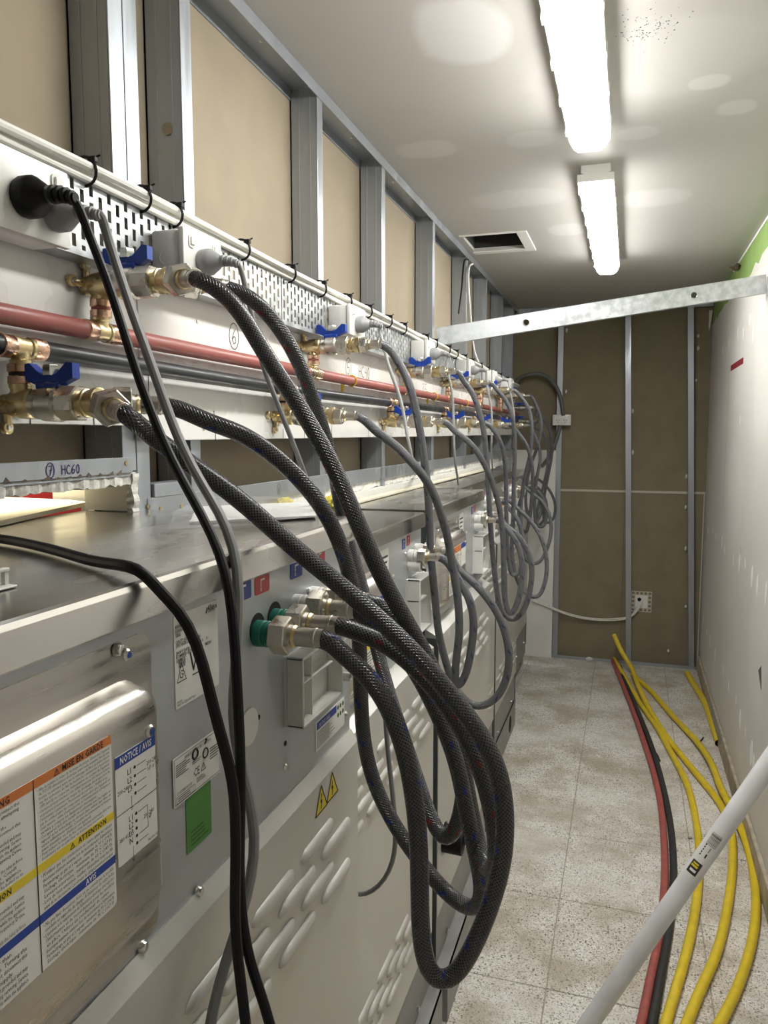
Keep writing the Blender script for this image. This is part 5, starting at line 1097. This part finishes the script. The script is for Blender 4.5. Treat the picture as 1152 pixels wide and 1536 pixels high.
for k in (0, 1):
    o_ = .008*k; P_ = [at_y(962+k*2, 901, yb_-.006), at_y(958+k*3, 908, yb_-.02), at_y(951+k*3, 920, yb_-.02), at_y(945, 927+k, yb_-.02), at_y(935, 927+2.5*k, YE+.03), at_y(905, 929+2*k, YE+.035), at_y(870, 925+2*k, YE+.03), at_y(845, 918+2*k, YE-.004), at_y(832, 913+2*k, YE-.028), at_y(815, 905+2*k, YE-.035), at_y(800, 900+2*k, YE-.035)]
    tag(link('white_cable', tube(P_, .0048, 8, step=.02), 'white_cable', base=P_[0]), ['upper', 'lower'][k]+' of the two white cables running along the end wall to the bracket', 'cable')
# wires hanging against the left studs
P_ = [Vector((XS+.008, 3.70, 2.42)), at_x(695, 385, XS+.008), at_x(694, 430, XS+.008), at_x(690, 450, XS+.008), at_x(688, 470, XS+.008)]
tag(link('loose_wire', tube(P_, .004, 6, step=.03), 'black_rubber', base=P_[-1]), 'thin black wire hanging down a steel stud below the ceiling vent', 'wire')
P_ = [Vector((XS+.010, 3.80, 2.42)), at_x(702, 400, XS+.010), at_x(704, 450, XS+.012), at_x(708, 500, XS+.012), at_x(711, 530, XS+.014), at_x(717, 545, XS+.03), at_x(724, 552, XS+.05)]
tag(link('loose_wire', tube(P_, .0048, 6, step=.03), 'white_cable', base=P_[-1]), 'white wire hanging beside the stud below the ceiling vent', 'wire')

# ================================================================== SMALL THINGS ON THE LIDS
zl = 1.4725
def sheet(pix, z, dz, th):
    P_ = [at_z(a, b, z) for a, b in pix]; n = len(P_); V = [(p.x, p.y, z+d) for p, d in zip(P_, dz)] + [(p.x, p.y, z+d+th) for p, d in zip(P_, dz)]
    return V, [tuple(range(n-1, -1, -1)), tuple(range(n, 2*n))] + [(i, (i+1) % n, n+(i+1) % n, n+i) for i in range(n)]
tag(link('paper_sheets', sheet([(284, 786), (296, 764), (465, 756), (474, 778)], zl+.0006, [0, .002, .001, .002], .003), 'paper', smooth=0), 'stack of white printed papers lying on the nearest stainless lid', 'papers')
tag(link('plastic_sleeve', sheet([(250, 795), (262, 774), (300, 757), (380, 752), (480, 752), (478, 783), (400, 791), (320, 792)], zl+.0003, [0, .007, .009, .009, .008, .008, .008, .002], .0006), 'clear_film', smooth=0), 'clear plastic sleeve over the white papers on the nearest lid', 'plastic sleeve')
def tuft(px, py, X, s, lab):
    c = at_x(px, py, X); bm = bmesh.new(); bmesh.ops.create_icosphere(bm, subdivisions=3, radius=s)
    g = ([tuple(c+Vector((v.co.x*1.1, v.co.y*1.6, v.co.z))*(1+random.uniform(-.22, .22))) for v in bm.verts], [tuple(v.index for v in f.verts) for f in bm.faces]); bm.free()
    tag(link('insulation_tuft', g, 'insulation'), lab, 'insulation', 'yellow insulation tufts')
tuft(428, 757, -.742, .016, 'yellow insulation tuft behind the papers on the nearest lid'); tuft(487, 756, -.72, .018, 'yellow insulation tuft left of a dark hose, behind the nearest lid'); tuft(503, 757, -.70, .026, 'largest yellow insulation tuft, between two dark hoses'); tuft(527, 768, -.63, .011, 'small yellow insulation tuft right of the dark hoses')
# long cream strips lying behind the farther lids
ls = link('plaster_strip', rough_bar(XW-.02, -.742, 1.16, 4.9, 1.405, 1.428, 120), 'plaster_white', smooth=0); tag(ls, 'long pale plasterboard strip along the back of the farther steel lids', 'plasterboard')
ls = link('plaster_strip', box(-.735, -.712, 1.36, 4.3, 1.4045, 1.414, .002, 1), 'cream', smooth=0); tag(ls, 'thin cream strip lying on the farther steel lids, in front of the plasterboard strip', 'plasterboard')
# cream sheet through the opening and things beyond it
_sh = [(-.79, .30, 1.4735), (-.80, .62, 1.4735), (-.82, .84, 1.4735), (-.90, 1.12, 1.4740), (-.95, 1.14, 1.4745), (-1.12, 1.14, 1.476), (-1.15, .30, 1.476)]; _n = len(_sh)
g = (_sh+[(a, b, c+.007) for a, b, c in _sh], [tuple(range(_n-1, -1, -1)), tuple(range(_n, 2*_n))] + [(i, (i+1) % _n, _n+(i+1) % _n, _n+i) for i in range(_n)])
tag(link('cream_sheet', g, 'cream', smooth=0), 'pale yellow board lying through the gap above the nearest lid', 'board')
c = at_x(102, 737, -2.2); tag(link('red_carton', box(-2.3, -2.15, c.y-.30, c.y+.16, 1.10, c.z+.03, .01, 2), 'red_box', base=(-2.2, c.y, 1.1)), 'red object glimpsed through the gap above the nearest lid', 'box')
c = at_x(45, 748, -2.2); tag(link('orange_carton', box(-2.3, -2.2, c.y-.08, c.y+.10, 1.08, c.z+.012, .01, 2), 'sticker_orange', base=(-2.25, c.y, 1.08)), 'small orange object glimpsed through the gap above the nearest lid', 'box')
# beige plastic clip at the left edge of the lid
c = at_z(0, 884, zl); t = thing('plastic_clip', 'small beige plastic clip standing on the nearest lid at the left edge', 'clip', (c.x, c.y, zl))
link('clip_foot', box(c.x-.014, c.x+.006, c.y-.03, c.y+.013, zl, zl+.002, .0006, 1), 'offwhite_plastic', t)
for q in (-.028, -.008, .008): link('clip_post', box(c.x-.006, c.x-.002, c.y+q, c.y+q+.004, zl+.002, zl+.014), 'offwhite_plastic', t)
link('clip_rail', box(c.x-.007, c.x-.001, c.y-.03, c.y+.013, zl+.013, zl+.016, .0006, 1), 'offwhite_plastic', t)
link('clip_arch', box(c.x-.007, c.x-.001, c.y-.03, c.y+.002, zl+.016, zl+.024, .001, 1), 'offwhite_plastic', t)
